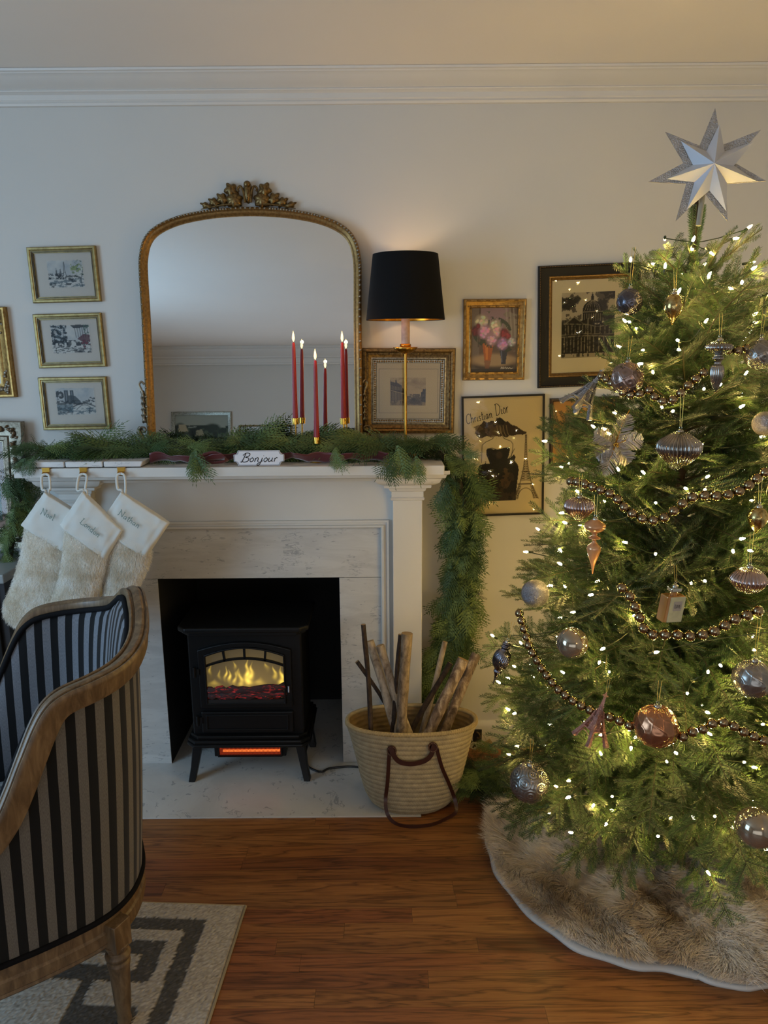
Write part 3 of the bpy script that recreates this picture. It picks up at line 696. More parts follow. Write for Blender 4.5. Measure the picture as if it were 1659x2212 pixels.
def frame(name, label, corners, prof, mat, opening, art=None, art_rect=None, matc=None, extra=None, inner=None, Y=None, rotx=0, pane=True, group=None, hang=True, size=None, cat='picture', depth=.018, key='print'):
    """corners TL TR BR BL in photograph pixels, on the plane of the frame's face"""
    yf = (WY - depth) if Y is None else Y
    c = [P(x, y, Y=yf) for x, y in corners]
    cen = sum(c, Vector()) / 4; wv = ((c[1] - c[0]) + (c[2] - c[3])) / 2; hv = ((c[0] - c[3]) + (c[1] - c[2])) / 2
    w_, h_ = wv.length, hv.length; ang = (math.atan2(wv.z, wv.x) + math.atan2(-hv.x, hv.z)) / 2
    t = thing(name, label, cat, (cen.x, WY - .001 if Y is None else Y + depth, cen.z), (rotx, -ang, 0), group)
    m = MB(); rect_frame(m, w_, h_, prof); m.build('frame', mat, t, smooth=35, recalc=False)
    y_in = prof[-1][1]
    if extra: extra(t, w_, h_)
    ow, oh = w_ - 2 * opening, h_ - 2 * opening
    if inner:
        pr_, im = inner; m = MB(); rect_frame(m, ow + .001, oh + .001, pr_); m.build('inner_moulding', im, t, smooth=35); ins = pr_[-1][0]; ow -= 2 * ins; oh -= 2 * ins
    if matc: m = MB(); m.bb(-ow / 2, ow / 2, -.004, -.002, -oh / 2, oh / 2); m.build('mat_board', matc, t)
    if art:
        if art_rect:
            x0, z0, x1, z1 = art_rect; aw, ah = ow * (x1 - x0), oh * (z1 - z0); a = art(aw, ah); a.mesh('print', t, -.0046, -ow / 2 + ow * x0, -oh / 2 + oh * z0, key)
        else: a = art(ow, oh); a.mesh('print', t, -.0046, -ow / 2, -oh / 2, key)
    m = MB(); m.bb(-w_ / 2 + .004, w_ / 2 - .004, -.002, 0, -h_ / 2 + .004, h_ / 2 - .004); m.build('backing', M['brown_wood'], t)
    if pane: m = MB(); m.add([(-ow / 2, -.008, -oh / 2), (ow / 2, -.008, -oh / 2), (ow / 2, -.008, oh / 2), (-ow / 2, -.008, oh / 2)], [(0, 1, 2, 3)]); m.build('glass', M['pane'], t)
    return t, w_, h_
small = [(0, 0), (0, -.014), (.003, -.017), (.009, -.017), (.012, -.014), (.014, -.0145), (.0155, -.012), (.017, -.012), (.0185, -.009), (.021, -.009), (.0215, -.003)]
def small_x(t, w_, h_):
    m = MB()
    for i0, y0 in ((.0142, -.0152), (.0178, -.0126)): ring_prism(m, [(-w_ / 2 + i0, -h_ / 2 + i0), (-w_ / 2 + i0, h_ / 2 - i0), (w_ / 2 - i0, h_ / 2 - i0), (w_ / 2 - i0, -h_ / 2 + i0)], [(-w_ / 2 + i0 + .0012, -h_ / 2 + i0 + .0012), (-w_ / 2 + i0 + .0012, h_ / 2 - i0 - .0012), (w_ / 2 - i0 - .0012, h_ / 2 - i0 - .0012), (w_ / 2 - i0 - .0012, -h_ / 2 + i0 + .0012)], y0, y0 + .004)
    m.build('groove_shade_line', M['brown_wood'], t, kind='stuff')  # dark strips stand in for the shade in the frame's grooves
for lab, cs, kd, ar in (('small gold framed river view with a tower, top one of three left of mirror', ((56, 535), (205, 529), (216, 650), (70, 656)), 1, (.20, .20, .84, .84)),
                        ('small gold framed leafy park view with dark red canopy, middle of three', ((70, 680), (217, 674), (228, 791), (83, 797)), 2, (.16, .20, .86, .88)),
                        ('small gold framed river view with twin towers and bridge, bottom of three', ((82, 817), (228, 812), (238, 926), (92, 931)), 3, (.16, .22, .86, .88))):
    frame('framed_picture', lab, cs, small, M['gold_pale'], .0212, lambda a, b, kd=kd: city_sketch(a, b, kd), ar, M['paper'], small_x, group='three small gold framed city views')
big = [(0, 0), (0, -.02), (.004, -.026), (.010, -.026), (.014, -.022), (.034, -.013), (.037, -.015), (.046, -.015), (.048, -.012), (.052, -.012), (.052, -.003)]
def orn(t, w_, h_):
    m = MB(); r = random.Random(8)
    for sx_ in (-1, 1):
        for sz_ in (-1, 1):
            for q in range(26):
                u = r.random() ** 1.6 * .075; a_ = r.choice((0, 1)); x, z = (u, r.uniform(-.006, .012)) if a_ else (r.uniform(-.006, .012), u)
                m.ball((sx_ * (w_ / 2 - .024 - x), -.02, sz_ * (h_ / 2 - .024 - z)), r.uniform(.004, .008), 6, 4, (1, .6, 1))
    m.build('corner_carving', M['silver_old'], t, smooth='all', kind='stuff')
frame('framed_picture', 'gold and cream framed picture with carved corners, cut off at left edge', ((-128, 667), (8, 660), (31, 858), (-105, 862)), big, M['gold'], .052, None, None, M['paper_cream'], orn, depth=.028)
flor = [(0, 0), (0, -.012), (.003, -.017), (.008, -.018), (.011, -.015), (.022, -.010), (.025, -.012), (.029, -.012), (.031, -.009), (.032, -.003)]
def flor_x(t, w_, h_):
    m = MB(); r = random.Random(3)
    for ax in (0, 1):
        L = w_ if ax == 0 else h_
        for sgn in (-1, 1):
            for i in range(int(L / .035)):
                u = -L / 2 + .02 + i * .035; o = sgn * ((h_ if ax == 0 else w_) / 2 - .0055); o2 = sgn * ((h_ if ax == 0 else w_) / 2 - .027)
                for oo, rr in ((o, .0045), (o2, .0035)): m.ball((u, -.017 if oo == o else -.012, oo) if ax == 0 else (oo, -.017 if oo == o else -.012, u), rr, 6, 4, (2.2, .6, .7) if ax == 0 else (.7, .6, 2.2))
    m.build('carved_detail', M['gold_old'], t, smooth='all', kind='stuff')
frame('framed_painting', 'gold framed oil painting of peonies in an amber vase and blue vase', ((1003, 647), (1139, 644), (1133, 821), (999, 822)), flor, M['gold'], .031, flower_painting, None, None, flor_x, pane=False, key='oil', cat='painting')
blk = [(0, 0), (0, -.018), (.003, -.024), (.007, -.024), (.009, -.021), (.022, -.017), (.034, -.019), (.0385, -.017), (.0385, -.003)]
def blk_x(t, w_, h_):
    m = MB(); lobes_round(m, w_, h_, .0052, .006, .0017, -.0245); m.build('beading', M['gold_old'], t, smooth='all', kind='stuff')
frame('framed_picture', 'large black and gold framed dark print of a domed church beside the tree', ((1165, 573), (1384, 566), (1380, 831), (1163, 838)), blk, M['black_wood'], .038, dome_print, (.135, .16, .87, .865), M['paper_cream'], blk_x,
      ([(0, -.018), (.002, -.021), (.006, -.02), (.008, -.016), (.014, -.010), (.0148, -.003)], M['gold_old']), depth=.026)
cen = [(0, 0), (0, -.022), (.004, -.03), (.012, -.032), (.017, -.028), (.018, -.022), (.023, -.022), (.025, -.02), (.036, -.017), (.036, -.003)]
def cen_x(t, w_, h_):
    m = MB(); lobes_round(m, w_, h_, .0205, .006, .0024, -.0225); m.build('rope_beading', M['bronze'], t, smooth='all', kind='stuff')
    m = MB(); lobes_round(m, w_, h_, .0485, .0085, .0036, -.0135, sc=(1, .8, 1)); m.build('egg_moulding', M['gold_old'], t, smooth='all', kind='stuff')
    m = MB(); ring_prism(m, [(-.112, -.083), (-.112, .083), (.112, .083), (.112, -.083)], [(-.111, -.082), (-.111, .082), (.111, .082), (.111, -.082)], -.0045, -.0041); m.build('ruled_line', M['brown_wood'], t)
frame('framed_picture', 'bronze and silver framed street etching hung behind the lamp', ((782, 752), (985, 752), (981, 937), (782, 937)), cen, M['bronze'], .0355, street_etching, (.215, .24, .775, .74), M['paper'] if 0 else plain('ivory_mat_board', '#c2b48e', .8), cen_x,
      ([(0, -.018), (.004, -.019), (.008, -.014), (.018, -.012), (.019, -.009), (.0195, -.004)], M['silver_flat']), depth=.03)
# the fashion poster
thin = [(0, 0), (0, -.016), (.0065, -.016), (.0065, -.003)]
def poster(w, h):
    a = Art(w, h, .0018, '#d3c398'); k = '#15110c'; n = a.noise(10, 14, 6)
    br = '#3a2c1c'
    hat = [(.20, .66), (.17, .70), (.16, .73), (.20, .775), (.27, .80), (.33, .795), (.38, .80), (.42, .825), (.47, .83), (.51, .80), (.55, .785), (.66, .755), (.76, .715), (.78, .69), (.72, .675), (.64, .675), (.56, .665), (.50, .66), (.44, .675), (.36, .675), (.28, .67)]
    hat2 = [(x + .018 * math.sin(i * 37.1), z + .006 * math.sin(i * 23.7)) for i, (x, z) in enumerate([(hat[i][0] * (1 - f) + hat[(i + 1) % len(hat)][0] * f, hat[i][1] * (1 - f) + hat[(i + 1) % len(hat)][1] * f) for i in range(len(hat)) for f in (0, .33, .66)])]
    a.poly(hat2, br); a.put((n > .55) * (((a.X - .3) / .2) ** 2 + ((a.Z - .72) / .06) ** 2 < 1), '#5e4a30', .8); a.poly([(.40, .80), (.47, .826), (.53, .79), (.5, .765), (.43, .775)], '#1d1710')
    for x in (.42, .46, .5, .54): a.line([(x, .76), (x + .015, .70), (x + .04, .668)], .003, '#a38d5f', .8)
    a.line([(.38, .66), (.36, .648), (.28, .625), (.235, .60), (.232, .56), (.228, .50), (.225, .45)], .0035, k); a.line([(.50, .66), (.52, .648), (.60, .625), (.625, .60), (.622, .56), (.606, .50)], .0035, k)
    a.put((a.noise(20, 20, 9) > .5) * (((a.X - .4) / .05) ** 2 + ((a.Z - .648) / .012) ** 2 < 1), k, .4)
    a.poly([(.29, .56), (.33, .572), (.38, .560), (.43, .556), (.50, .566), (.565, .572), (.59, .56), (.57, .50), (.555, .47), (.60, .49), (.64, .512), (.66, .49), (.645, .46), (.69, .42), (.70, .38), (.67, .20), (.665, .115), (.29, .115), (.25, .14), (.22, .22), (.21, .31), (.18, .33), (.175, .40), (.20, .43), (.27, .44), (.285, .48)], '#1a140d')
    a.poly([(.28, .44), (.285, .52), (.315, .47), (.33, .44)], '#d3c398'); a.put((n > .5) * (((a.X - .53) / .07) ** 2 + ((a.Z - .31) / .09) ** 2 < 1), '#5b4124', .7); a.blob(.45, .51, .04, .03, '#4a3721', .6); a.put((a.noise(14, 18, 2) > .56) * (a.Z < .36) * (a.Z > .12) * (a.X > .26) * (a.X < .64), '#3b2c1a', .8)
    a.line([(.30, .567), (.36, .572), (.43, .556), (.5, .568), (.58, .572)], .004, k); a.line([(.555, .47), (.60, .50), (.645, .56)], .0035, k)
    # tower
    tw = lambda z: .012 + .16 * max(0, (.60 - z) / .48) ** 2.4
    for z in np.linspace(.125, .665, 56):
        ww = tw(z) if z < .60 else .010; cx_ = .79
        a.line([(cx_ - ww, z), (cx_ - ww * .8, z + .009)], .0028, '#3b2f1d'); a.line([(cx_ + ww, z), (cx_ + ww * .8, z + .009)], .0028, '#3b2f1d')
        if z > .28: a.line([(cx_ - ww, z), (cx_ + ww, z + .01)], .0022, '#4a3b24'); a.line([(cx_ + ww, z), (cx_ - ww, z + .01)], .0022, '#4a3b24')
        elif z < .24:
            for sg in (-1, 1): a.line([(cx_ + sg * ww, z), (cx_ + sg * ww * .62, z + .01)], .0024, '#4a3b24'); a.line([(cx_ + sg * ww * .62, z), (cx_ + sg * ww, z + .01)], .0024, '#4a3b24')
    a.line([(.79, .66), (.79, .70)], .003, '#3b2f1d'); a.line([(.69, .255), (.89, .255)], .007, '#3b2f1d'); a.line([(.74, .36), (.84, .36)], .005, '#3b2f1d')
    arc = [(.79 + .10 * math.cos(t), .13 + .09 * math.sin(t)) for t in np.linspace(0, PI, 12)]; a.line(arc, .004, '#3b2f1d')
    return a
# handwriting: strokes per letter on a unit em (x right, z up); advance is the last number
GL = {
 'C': ([[(.55, .85), (.45, 1), (.2, .9), (.05, .5), (.12, .12), (.35, 0), (.55, .15)]], .62),
 'h': ([[(.05, 1), (.06, .5), (.05, 0)], [(.05, .3), (.2, .5), (.32, .42), (.32, .1), (.42, 0)]], .46),
 'r': ([[(.05, .48), (.08, .2), (.07, 0)], [(.07, .28), (.18, .48), (.3, .46)]], .32),
 'i': ([[(.08, .45), (.06, .1), (.14, 0), (.2, .06)], [(.1, .66), (.11, .68)]], .24),
 's': ([[(.28, .44), (.12, .48), (.08, .34), (.26, .2), (.24, .03), (.04, .02)]], .34),
 't': ([[(.14, .85), (.12, .2), (.18, 0), (.28, .05)], [(.0, .56), (.3, .6)]], .3),
 'a': ([[(.34, .4), (.2, .5), (.06, .32), (.08, .05), (.22, .02), (.34, .38), (.34, .1), (.44, .02)]], .48),
 'n': ([[(.05, .48), (.07, .2), (.05, 0)], [(.06, .25), (.2, .5), (.33, .42), (.33, .08), (.43, 0)]], .46),
 'D': ([[(.12, .98), (.1, .5), (.12, 0)], [(.0, .92), (.3, .98), (.62, .75), (.64, .35), (.4, .02), (.05, .0)]], .72),
 'o': ([[(.2, .48), (.06, .34), (.07, .1), (.2, 0), (.34, .14), (.34, .36), (.2, .48), (.24, .52)]], .42),
 'N': ([[(.0, 0), (.1, 0), (.1, .98), (.0, .98)], [(.1, .98), (.62, .02)], [(.62, .02), (.62, .98)], [(.52, .98), (.72, .98)]], .78),
 'L': ([[(.0, .98), (.24, .98)], [(.12, .98), (.12, .0), (.55, .0), (.58, .22)], [(.0, 0), (.14, 0)]], .62),
 'd': ([[(.34, .4), (.2, .5), (.06, .32), (.08, .05), (.22, .0), (.36, .14)], [(.28, .98), (.36, .98), (.36, 0), (.44, 0)]], .5),
 'B': ([[(.22, 1.05), (.16, .5), (.05, -.05), (-.04, .05)], [(.0, .8), (.25, 1.08), (.6, 1.02), (.6, .75), (.3, .56), (.62, .45), (.62, .1), (.3, -.04), (.1, .06)]], .72),
 'j': ([[(.2, .5), (.18, .1), (.08, -.4), (-.12, -.42), (-.05, -.2), (.3, .1)], [(.26, .72), (.27, .74)]], .32),
 'u': ([[(.04, .5), (.03, .1), (.16, 0), (.32, .2), (.36, .5)], [(.36, .5), (.34, .08), (.46, .04)]], .48),
 'l': ([[(.0, .98), (.1, .98), (.1, 0), (.2, 0)]], .22), 'e': ([[(.06, .25), (.34, .3), (.28, .48), (.1, .4), (.06, .1), (.2, 0), (.36, .1)]], .42),
 'O': ([[(.3, .9), (.06, .7), (.06, .25), (.3, 0), (.55, .25), (.55, .7), (.3, .9)]], .66), 'V': ([[(.0, .92), (.28, 0), (.56, .92)]], .6), 'E': ([[(.5, .9), (.05, .9), (.05, 0), (.5, 0)], [(.05, .46), (.4, .46)]], .56),
 ' ': ([], .3)}
def write(txt, h, r, width=None, slant=.0, flat=.3, smooth=True):
    """word as tubes in the xz plane, centred on the origin; returns the builder and its length"""
    m = MB(); x = 0; gl = []
    for ch in txt:
        st_, adv = GL[ch]
        for s_ in st_: gl.append([(x + a + slant * b, b) for a, b in s_])
        x += adv + .04
    k = h if width is None else width / x
    for g in gl:
        pts = [((a - x / 2) * k, 0, (b - .35) * h) for a, b in g]
        pts = spline(pts, 4) if smooth and len(pts) > 2 else pts
        m.tube(pts, r, 5, flat=1.0)
    m.v = [(a, b * flat, c_) for a, b, c_ in m.v]
    return m, x * k
t_, w_, h_ = frame('framed_poster', 'black framed fashion poster of a faceless lady in a hat and black corset', ((998, 857), (1177, 851), (1175, 1111), (1001, 1117)), thin, M['black_wood'], .0063, poster, None, None, depth=.017, cat='poster')
ink = plain('poster_ink', '#15110c', .8)
for txt, wd, hh, x, z in (('Christian', .104, .036, -.092, .152), ('Dior', .052, .044, -.006, .178)):
    m, _ = write(txt, hh, .0013, wd, .15); o = m.build('lettering', ink, t_); o.location = (x, -.0052, z); o.rotation_euler = (0, -.22, 0)
frame('framed_picture', 'dark wood framed harbour print in a tan mount, half behind the tree', ((1190, 861), (1338, 856), (1336, 1003), (1187, 1008)), [(0, 0), (0, -.014), (.003, -.019), (.009, -.019), (.0125, -.012), (.0125, -.003)], M['brown_wood'], .0122, harbour, (.20, .22, .8, .80), M['paper_tan'], None,
      depth=.02)
frame('framed_picture', 'dark framed picture at the right edge, mostly behind the tree top', ((1640, 638), (1752, 634), (1750, 772), (1638, 776)), [(0, 0), (0, -.016), (.012, -.018), (.018, -.012), (.018, -.003)], M['black_wood'], .0178, lambda a, b: village(a, b), None, None, depth=.02)
# carved silver frame standing on the console at the far left
def silv(t, w_, h_):
    m = MB(); r = random.Random(12); carved_round(m, w_, h_, .034, .040, .032, -.022, r, .014); m.build('acanthus_carving', M['silver_old'], t, smooth=50, kind='stuff')
    m = MB(); lobes_round(m, w_, h_, .068, .007, .0026, -.021); m.build('inner_beading', M['bronze'], t, smooth='all', kind='stuff')
frame('framed_picture', 'carved silver frame leaning on the console at the left edge', ((-190, 912), (47, 906), (59, 1180), (-178, 1186)), [(0, 0), (0, -.02), (.003, -.028), (.008, -.026), (.03, -.018), (.055, -.016), (.06, -.022), (.072, -.024), (.076, -.020), (.08, -.020), (.082, -.004)], M['silver_old'], .081,
      lambda a, b: village(a, b), (.1, .08, .9, .92), plain('pink_mat_board', '#9c8374', .8), silv, Y=2.79, depth=.03, rotx=-.03)
# console below it
cx0, cx1 = -2.35, -1.375
ct = thing('console_table', 'dark console cabinet with a grey stone top left of the fireplace', 'table', ((cx0 + cx1) / 2, 2.7, 0))
m = MB(); m.bb(cx0 - .03, cx1 + .02, 2.52, WY - .002, .835, .868); part(m, 'stone_top', plain('console_stone', '#8d9190', .3, var=.06, vscale=8), ct, bevel=.004)
m = MB(); m.bb(cx0, cx1, 2.56, WY - .003, .08, .834); part(m, 'body', plain('console_black', (.012, .012, .014), .4), ct, bevel=.003)
m = MB(); m.bb(cx0 + .03, (cx0 + cx1) / 2 - .004, 2.545, 2.56, .11, .81); part(m, 'door', M['black_wood'], ct, bevel=.003)
m = MB(); m.bb((cx0 + cx1) / 2 + .004, cx1 - .03, 2.545, 2.56, .11, .81); part(m, 'door', M['black_wood'], ct, bevel=.003)
for x in (cx0 + .03, cx1 - .03):
    for y in (2.59, 2.81): m = MB(); m.bb(x - .02, x + .02, y - .02, y + .02, 0, .08); part(m, 'leg', M['black_wood'], ct)

# ------------------------------------------------------------------ arched mirror, leaning on the shelf
TH = math.radians(5.2); MXC = -.478
mr = thing('mirror', 'tall arched antique gold mirror with leaf crest leaning above the mantel', 'mirror', (MXC, 2.762, 1.2575), (-TH, 0, 0))
half = [(.402, 0), (.402, .25), (.402, .50), (.404, .66), (.400, .72), (.386, .77), (.358, .808), (.31, .838), (.24, .862), (.15, .878), (.07, .885)]
def arch_path(off=0.0, n=5):
    pts = [Vector((x, 0, z)) for x, z in half] + [Vector((0, 0, .887))] + [Vector((-x, 0, z)) for x, z in half[::-1]]
    pts = spline(pts, n); out = []
    for i, p in enumerate(pts):
        t = (pts[min(i + 1, len(pts) - 1)] - pts[max(i - 1, 0)]).normalized(); nn = Vector((t.z, 0, -t.x))   # outward of an anticlockwise arch
        out.append(p + nn * off)
    return out
base_p = arch_path()
def sweep_arch(prof):
    """prof (outward offset, y)"""
    rows = []
    cols = [arch_path(o) for o, _ in prof]
    for i in range(len(base_p)): rows.append([(cols[k_][i].x, prof[k_][1], cols[k_][i].z) for k_ in range(len(prof))])
    return rows
fprof = [(0, .004), (0, -.012), (-.003, -.018), (-.008, -.02), (-.012, -.016), (-.014, -.014), (-.018, -.014), (-.024, -.007), (-.027, -.004), (-.03, -.003), (-.03, .004)]
m = MB(); m.grid(sweep_arch(fprof)); m.build('frame', M['gold_old'], mr, smooth=50)
m = MB(); m.bb(-.402, .402, -.016, .004, -.0005, .03); m.build('bottom_rail', M['gold_old'], mr, bevel=.004)
m = MB(); bp = arch_path(-.006, 8); acc = 0; last = bp[0]
for p in bp[1:]:
    acc += (p - last).length; last = p
    if acc > .0095: m.ball((p.x, -.0205, p.z), .0052, 6, 4, (1, .9, .8)); acc = 0
m.build('beading', M['silver_old'], mr, smooth='all', kind='stuff')
gp = arch_path(-.027)
m = MB(); n_ = len(gp); m.add([(p.x, -.001, p.z) for p in gp], [tuple(range(n_))]); m.build('mirror_glass', M['mirror'], mr)
m = MB(); op = arch_path(-.002); m.add([(p.x, .005, p.z) for p in op], [tuple(range(n_))[::-1]]); m.build('back_board', M['brown_wood'], mr)
# crest: shell and acanthus leaves
def leafpoly(cx_, cz_, L, W, ang, lob=5, tip=.25):
    pts = []; n = 30
    for i in range(n):
        q = 2 * PI * i / n; r_ = 1 + tip * math.cos(lob * q)
        a_, b_ = L * .5 * math.cos(q) * r_, W * .5 * math.sin(q) * r_
        pts.append((cx_ + a_ * math.cos(ang) - b_ * math.sin(ang), cz_ + a_ * math.sin(ang) + b_ * math.cos(ang)))
    return pts
m = MB()
m.relief(leafpoly(0, .935, .075, .034, PI / 2, 1, .05), .022, -.006); m.ball((0, -.022, .962), .013, 10, 6, (1, .8, .9))
for s_ in (-1, 1):
    m.tube(spline([(s_ * .010, -.018, .90), (s_ * .014, -.02, .935), (s_ * .024, -.02, .955), (s_ * .034, -.018, .948), (s_ * .032, -.018, .938)], 5), .0042, 7)
    m.relief(leafpoly(s_ * .050, .912, .058, .060, PI / 2 - s_ * .5, 7, .13), .022, -.006); m.relief(leafpoly(s_ * .060, .944, .050, .044, PI / 2 - s_ * .5, 5, .2), .018, -.010)
    m.relief(leafpoly(s_ * .092, .914, .048, .036, PI / 2 - s_ * .8, 5, .2), .016, -.008); m.relief(leafpoly(s_ * .122, .903, .044, .028, PI / 2 - s_ * 1.0, 5, .2), .014, -.007)
    m.relief(leafpoly(s_ * .150, .893, .044, .020, PI / 2 - s_ * 1.2, 5, .2), .012, -.006)
    m.tube(spline([(s_ * .03, -.016, .892), (s_ * .07, -.018, .894), (s_ * .12, -.016, .888), (s_ * .17, -.012, .880)], 5), [.005, .005, .0048, .0045, .0045, .004, .004, .0035, .0035, .003, .003, .0025, .002, .002, .0015, .001], 6)
for i in range(6): m.ball((0, -.026, .905 + i * .009), .0028, 6, 4)
m.build('crest', M['bronze'], mr, smooth=50)
for s_ in (-1, 1):
    m = MB(); X = lambda x: s_ * (.402 + x)
    m.tube(spline([(X(.002), -.01, .262), (X(.012), -.014, .272), (X(.02), -.014, .262), (X(.016), -.014, .25), (X(.008), -.012, .23)], 5), .0045, 7)
    for z, L in ((.222, .03), (.20, .026), (.178, .026), (.156, .03), (.134, .034)):
        m.relief(leafpoly(X(.008), z, L, .017, PI / 2, 3, .3), .014, -.004); m.relief(leafpoly(X(.014), z + .008, L * .6, .009, PI / 2 - s_ * .5, 2, .2), .010, -.004)
    sc = [(X(.002 + .012 + .014 * (1 - q / 14) * math.cos(q * .62)), -.012, .094 + .014 * (1 - q / 14) * math.sin(q * .62)) for q in range(13)]
    m.tube(sc, .0042, 7)
    m.tube(spline([(X(.022), -.012, .105), (X(.03), -.012, .09), (X(.016), -.012, .06), (X(.012), -.012, .02), (X(.014), -.012, .0)], 5), .008, 8)
    m.relief(leafpoly(X(.03), .03, .06, .03, PI / 2 - s_ * .4, 3, .25), .014, -.004)
    m.build('side_carving', M['silver_old'] if s_ < 0 else M['bronze'], mr, smooth=50)

# pictures on the wall behind the viewer, seen in the mirror
def reflect_point(px, py):
    n = Vector((0, -math.cos(TH), math.sin(TH))); b = Vector((0, 2.761, 1.2575)); d = ray(px, py); o = Vector((0, 0, EYE))
    t = (b - o).dot(n) / d.dot(n); p = o + d * t; d2 = d - 2 * d.dot(n) * n; s_ = (BY + .03 - p.y) / d2.y; return p + d2 * s_
for lab, x0, x1, yt, hh, art, mt, fr_m in (('pale framed village landscape reflected in the mirror, taller one', 369, 499, 889, .42, village, None, M['silver_flat']),
                                     ('thin framed line drawing of a seated figure reflected in the mirror', 515, 629, 918, .40, line_portrait, None, M['gold_pale'])):
    a, b = reflect_point(x0, yt), reflect_point(x1, yt); w_ = abs(b.x - a.x)
    t = thing('framed_picture', lab, 'picture', ((a.x + b.x) / 2, BY + .001, (a.z + b.z) / 2 - hh / 2), (0, 0, PI))
    wd = .036 if art is village else .014
    m = MB(); rect_frame(m, w_, hh, [(0, 0), (0, -.02), (wd * .3, -.024), (wd * .7, -.018), (wd, -.014), (wd, -.003)]); m.build('frame', fr_m, t, smooth=35)
    A = art(w_ - 2 * wd, hh - 2 * wd); A.c = A.c[:, ::-1] if art is line_portrait else A.c; A.mesh('print', t, -.0046, -w_ / 2 + wd, -hh / 2 + wd)
    m = MB(); m.bb(-w_ / 2 + .004, w_ / 2 - .004, -.002, 0, -hh / 2 + .004, hh / 2 - .004); m.build('backing', M['brown_wood'], t)
# ------------------------------------------------------------------ mantel lamp
lx, ly = .081, 2.70; ST = 1.2565
lp_ = thing('table_lamp', 'slender brass table lamp with a black drum shade lined in gold', 'lamp', (lx, ly, ST))
m = MB(); m.lathe([(.062, 0), (.064, .004), (.058, .010), (.03, .016), (.012, .022), (.006, .03), (.004, .04)], 32); m.build('base', M['brass'], lp_, smooth=40)
m = MB(); m.tube([(0, 0, .03), (0, 0, .372)], .0052, 12); m.build('pole', M['brass'], lp_, smooth=60)
m = MB(); m.lathe([(.001, .366), (.012, .368), (.028, .374), (.038, .382), (.044, .39), (.042, .391), (.036, .385), (.024, .379), (.012, .377), (.012, .388), (.019, .391), (.02, .4), (.016, .402)], 48, ridge=20, amp=.10); m.build('drip_dish', M['brass'], lp_, smooth='all')
m = MB(); m.lathe([(.0155, .40), (.0155, .50), (.013, .502), (.001, .503)], 20, ridge=7, amp=.06); m.build('candle_sleeve', plain('sleeve_ivory', '#a8958a', .6, var=.25, vscale=40), lp_, smooth=50)
m = MB(); m.lathe([(.008, .50), (.012, .515), (.012, .535), (.010, .54)], 16); m.build('bulb_socket', M['brass'], lp_, smooth=40)
m = MB(); m.ball((0, 0, .58), .022, 14, 10, (1, 1, 1.4)); m.build('bulb', emit('lamp_bulb', (1, .72, .38), 5.0), lp_, smooth='all')
zb, zt, rb, rt = .484, .704, .139, .1135
m = MB(); m.lathe([(rb - .002, zb), (rb, zb), (rt, zt), (rt - .002, zt)], 64, cap=False); m.lathe([(rt - .002, zt), (rt - .0025, zt - .004), (rb - .0025, zb + .004), (rb - .002, zb)], 64, cap=False)
m.build('lamp_shade', plain('black_shade', (.004, .004, .0045), .8, Specular_IOR_Level=.15), lp_, smooth=30)
m = MB(); m.lathe([(rt - .0032, zt - .002), (rb - .0032, zb + .002)], 64, cap=False); m.build('shade_lining', gilt('shade_gold_foil', '#c98f24', '#8a5a10', .32, 25, .85, .5), lp_, smooth='all')
m = MB()
for a in (0, 2.094, 4.188): m.tube([(0, 0, zt - .02), (rt * math.cos(a), rt * math.sin(a), zt - .006)], .0015, 5)
m.tube([(0, 0, .54), (0, 0, zt - .02)], .002, 5); m.build('shade_carrier', M['brass'], lp_)
d = bpy.data.lights.new('lamp_light', 'POINT'); d.energy = 1.1; d.color = (1, .66, .32); d.shadow_soft_size = .03
o = bpy.data.objects.new('lamp_light', d); C.objects.link(o); o.location = (lx, ly, ST + .62)

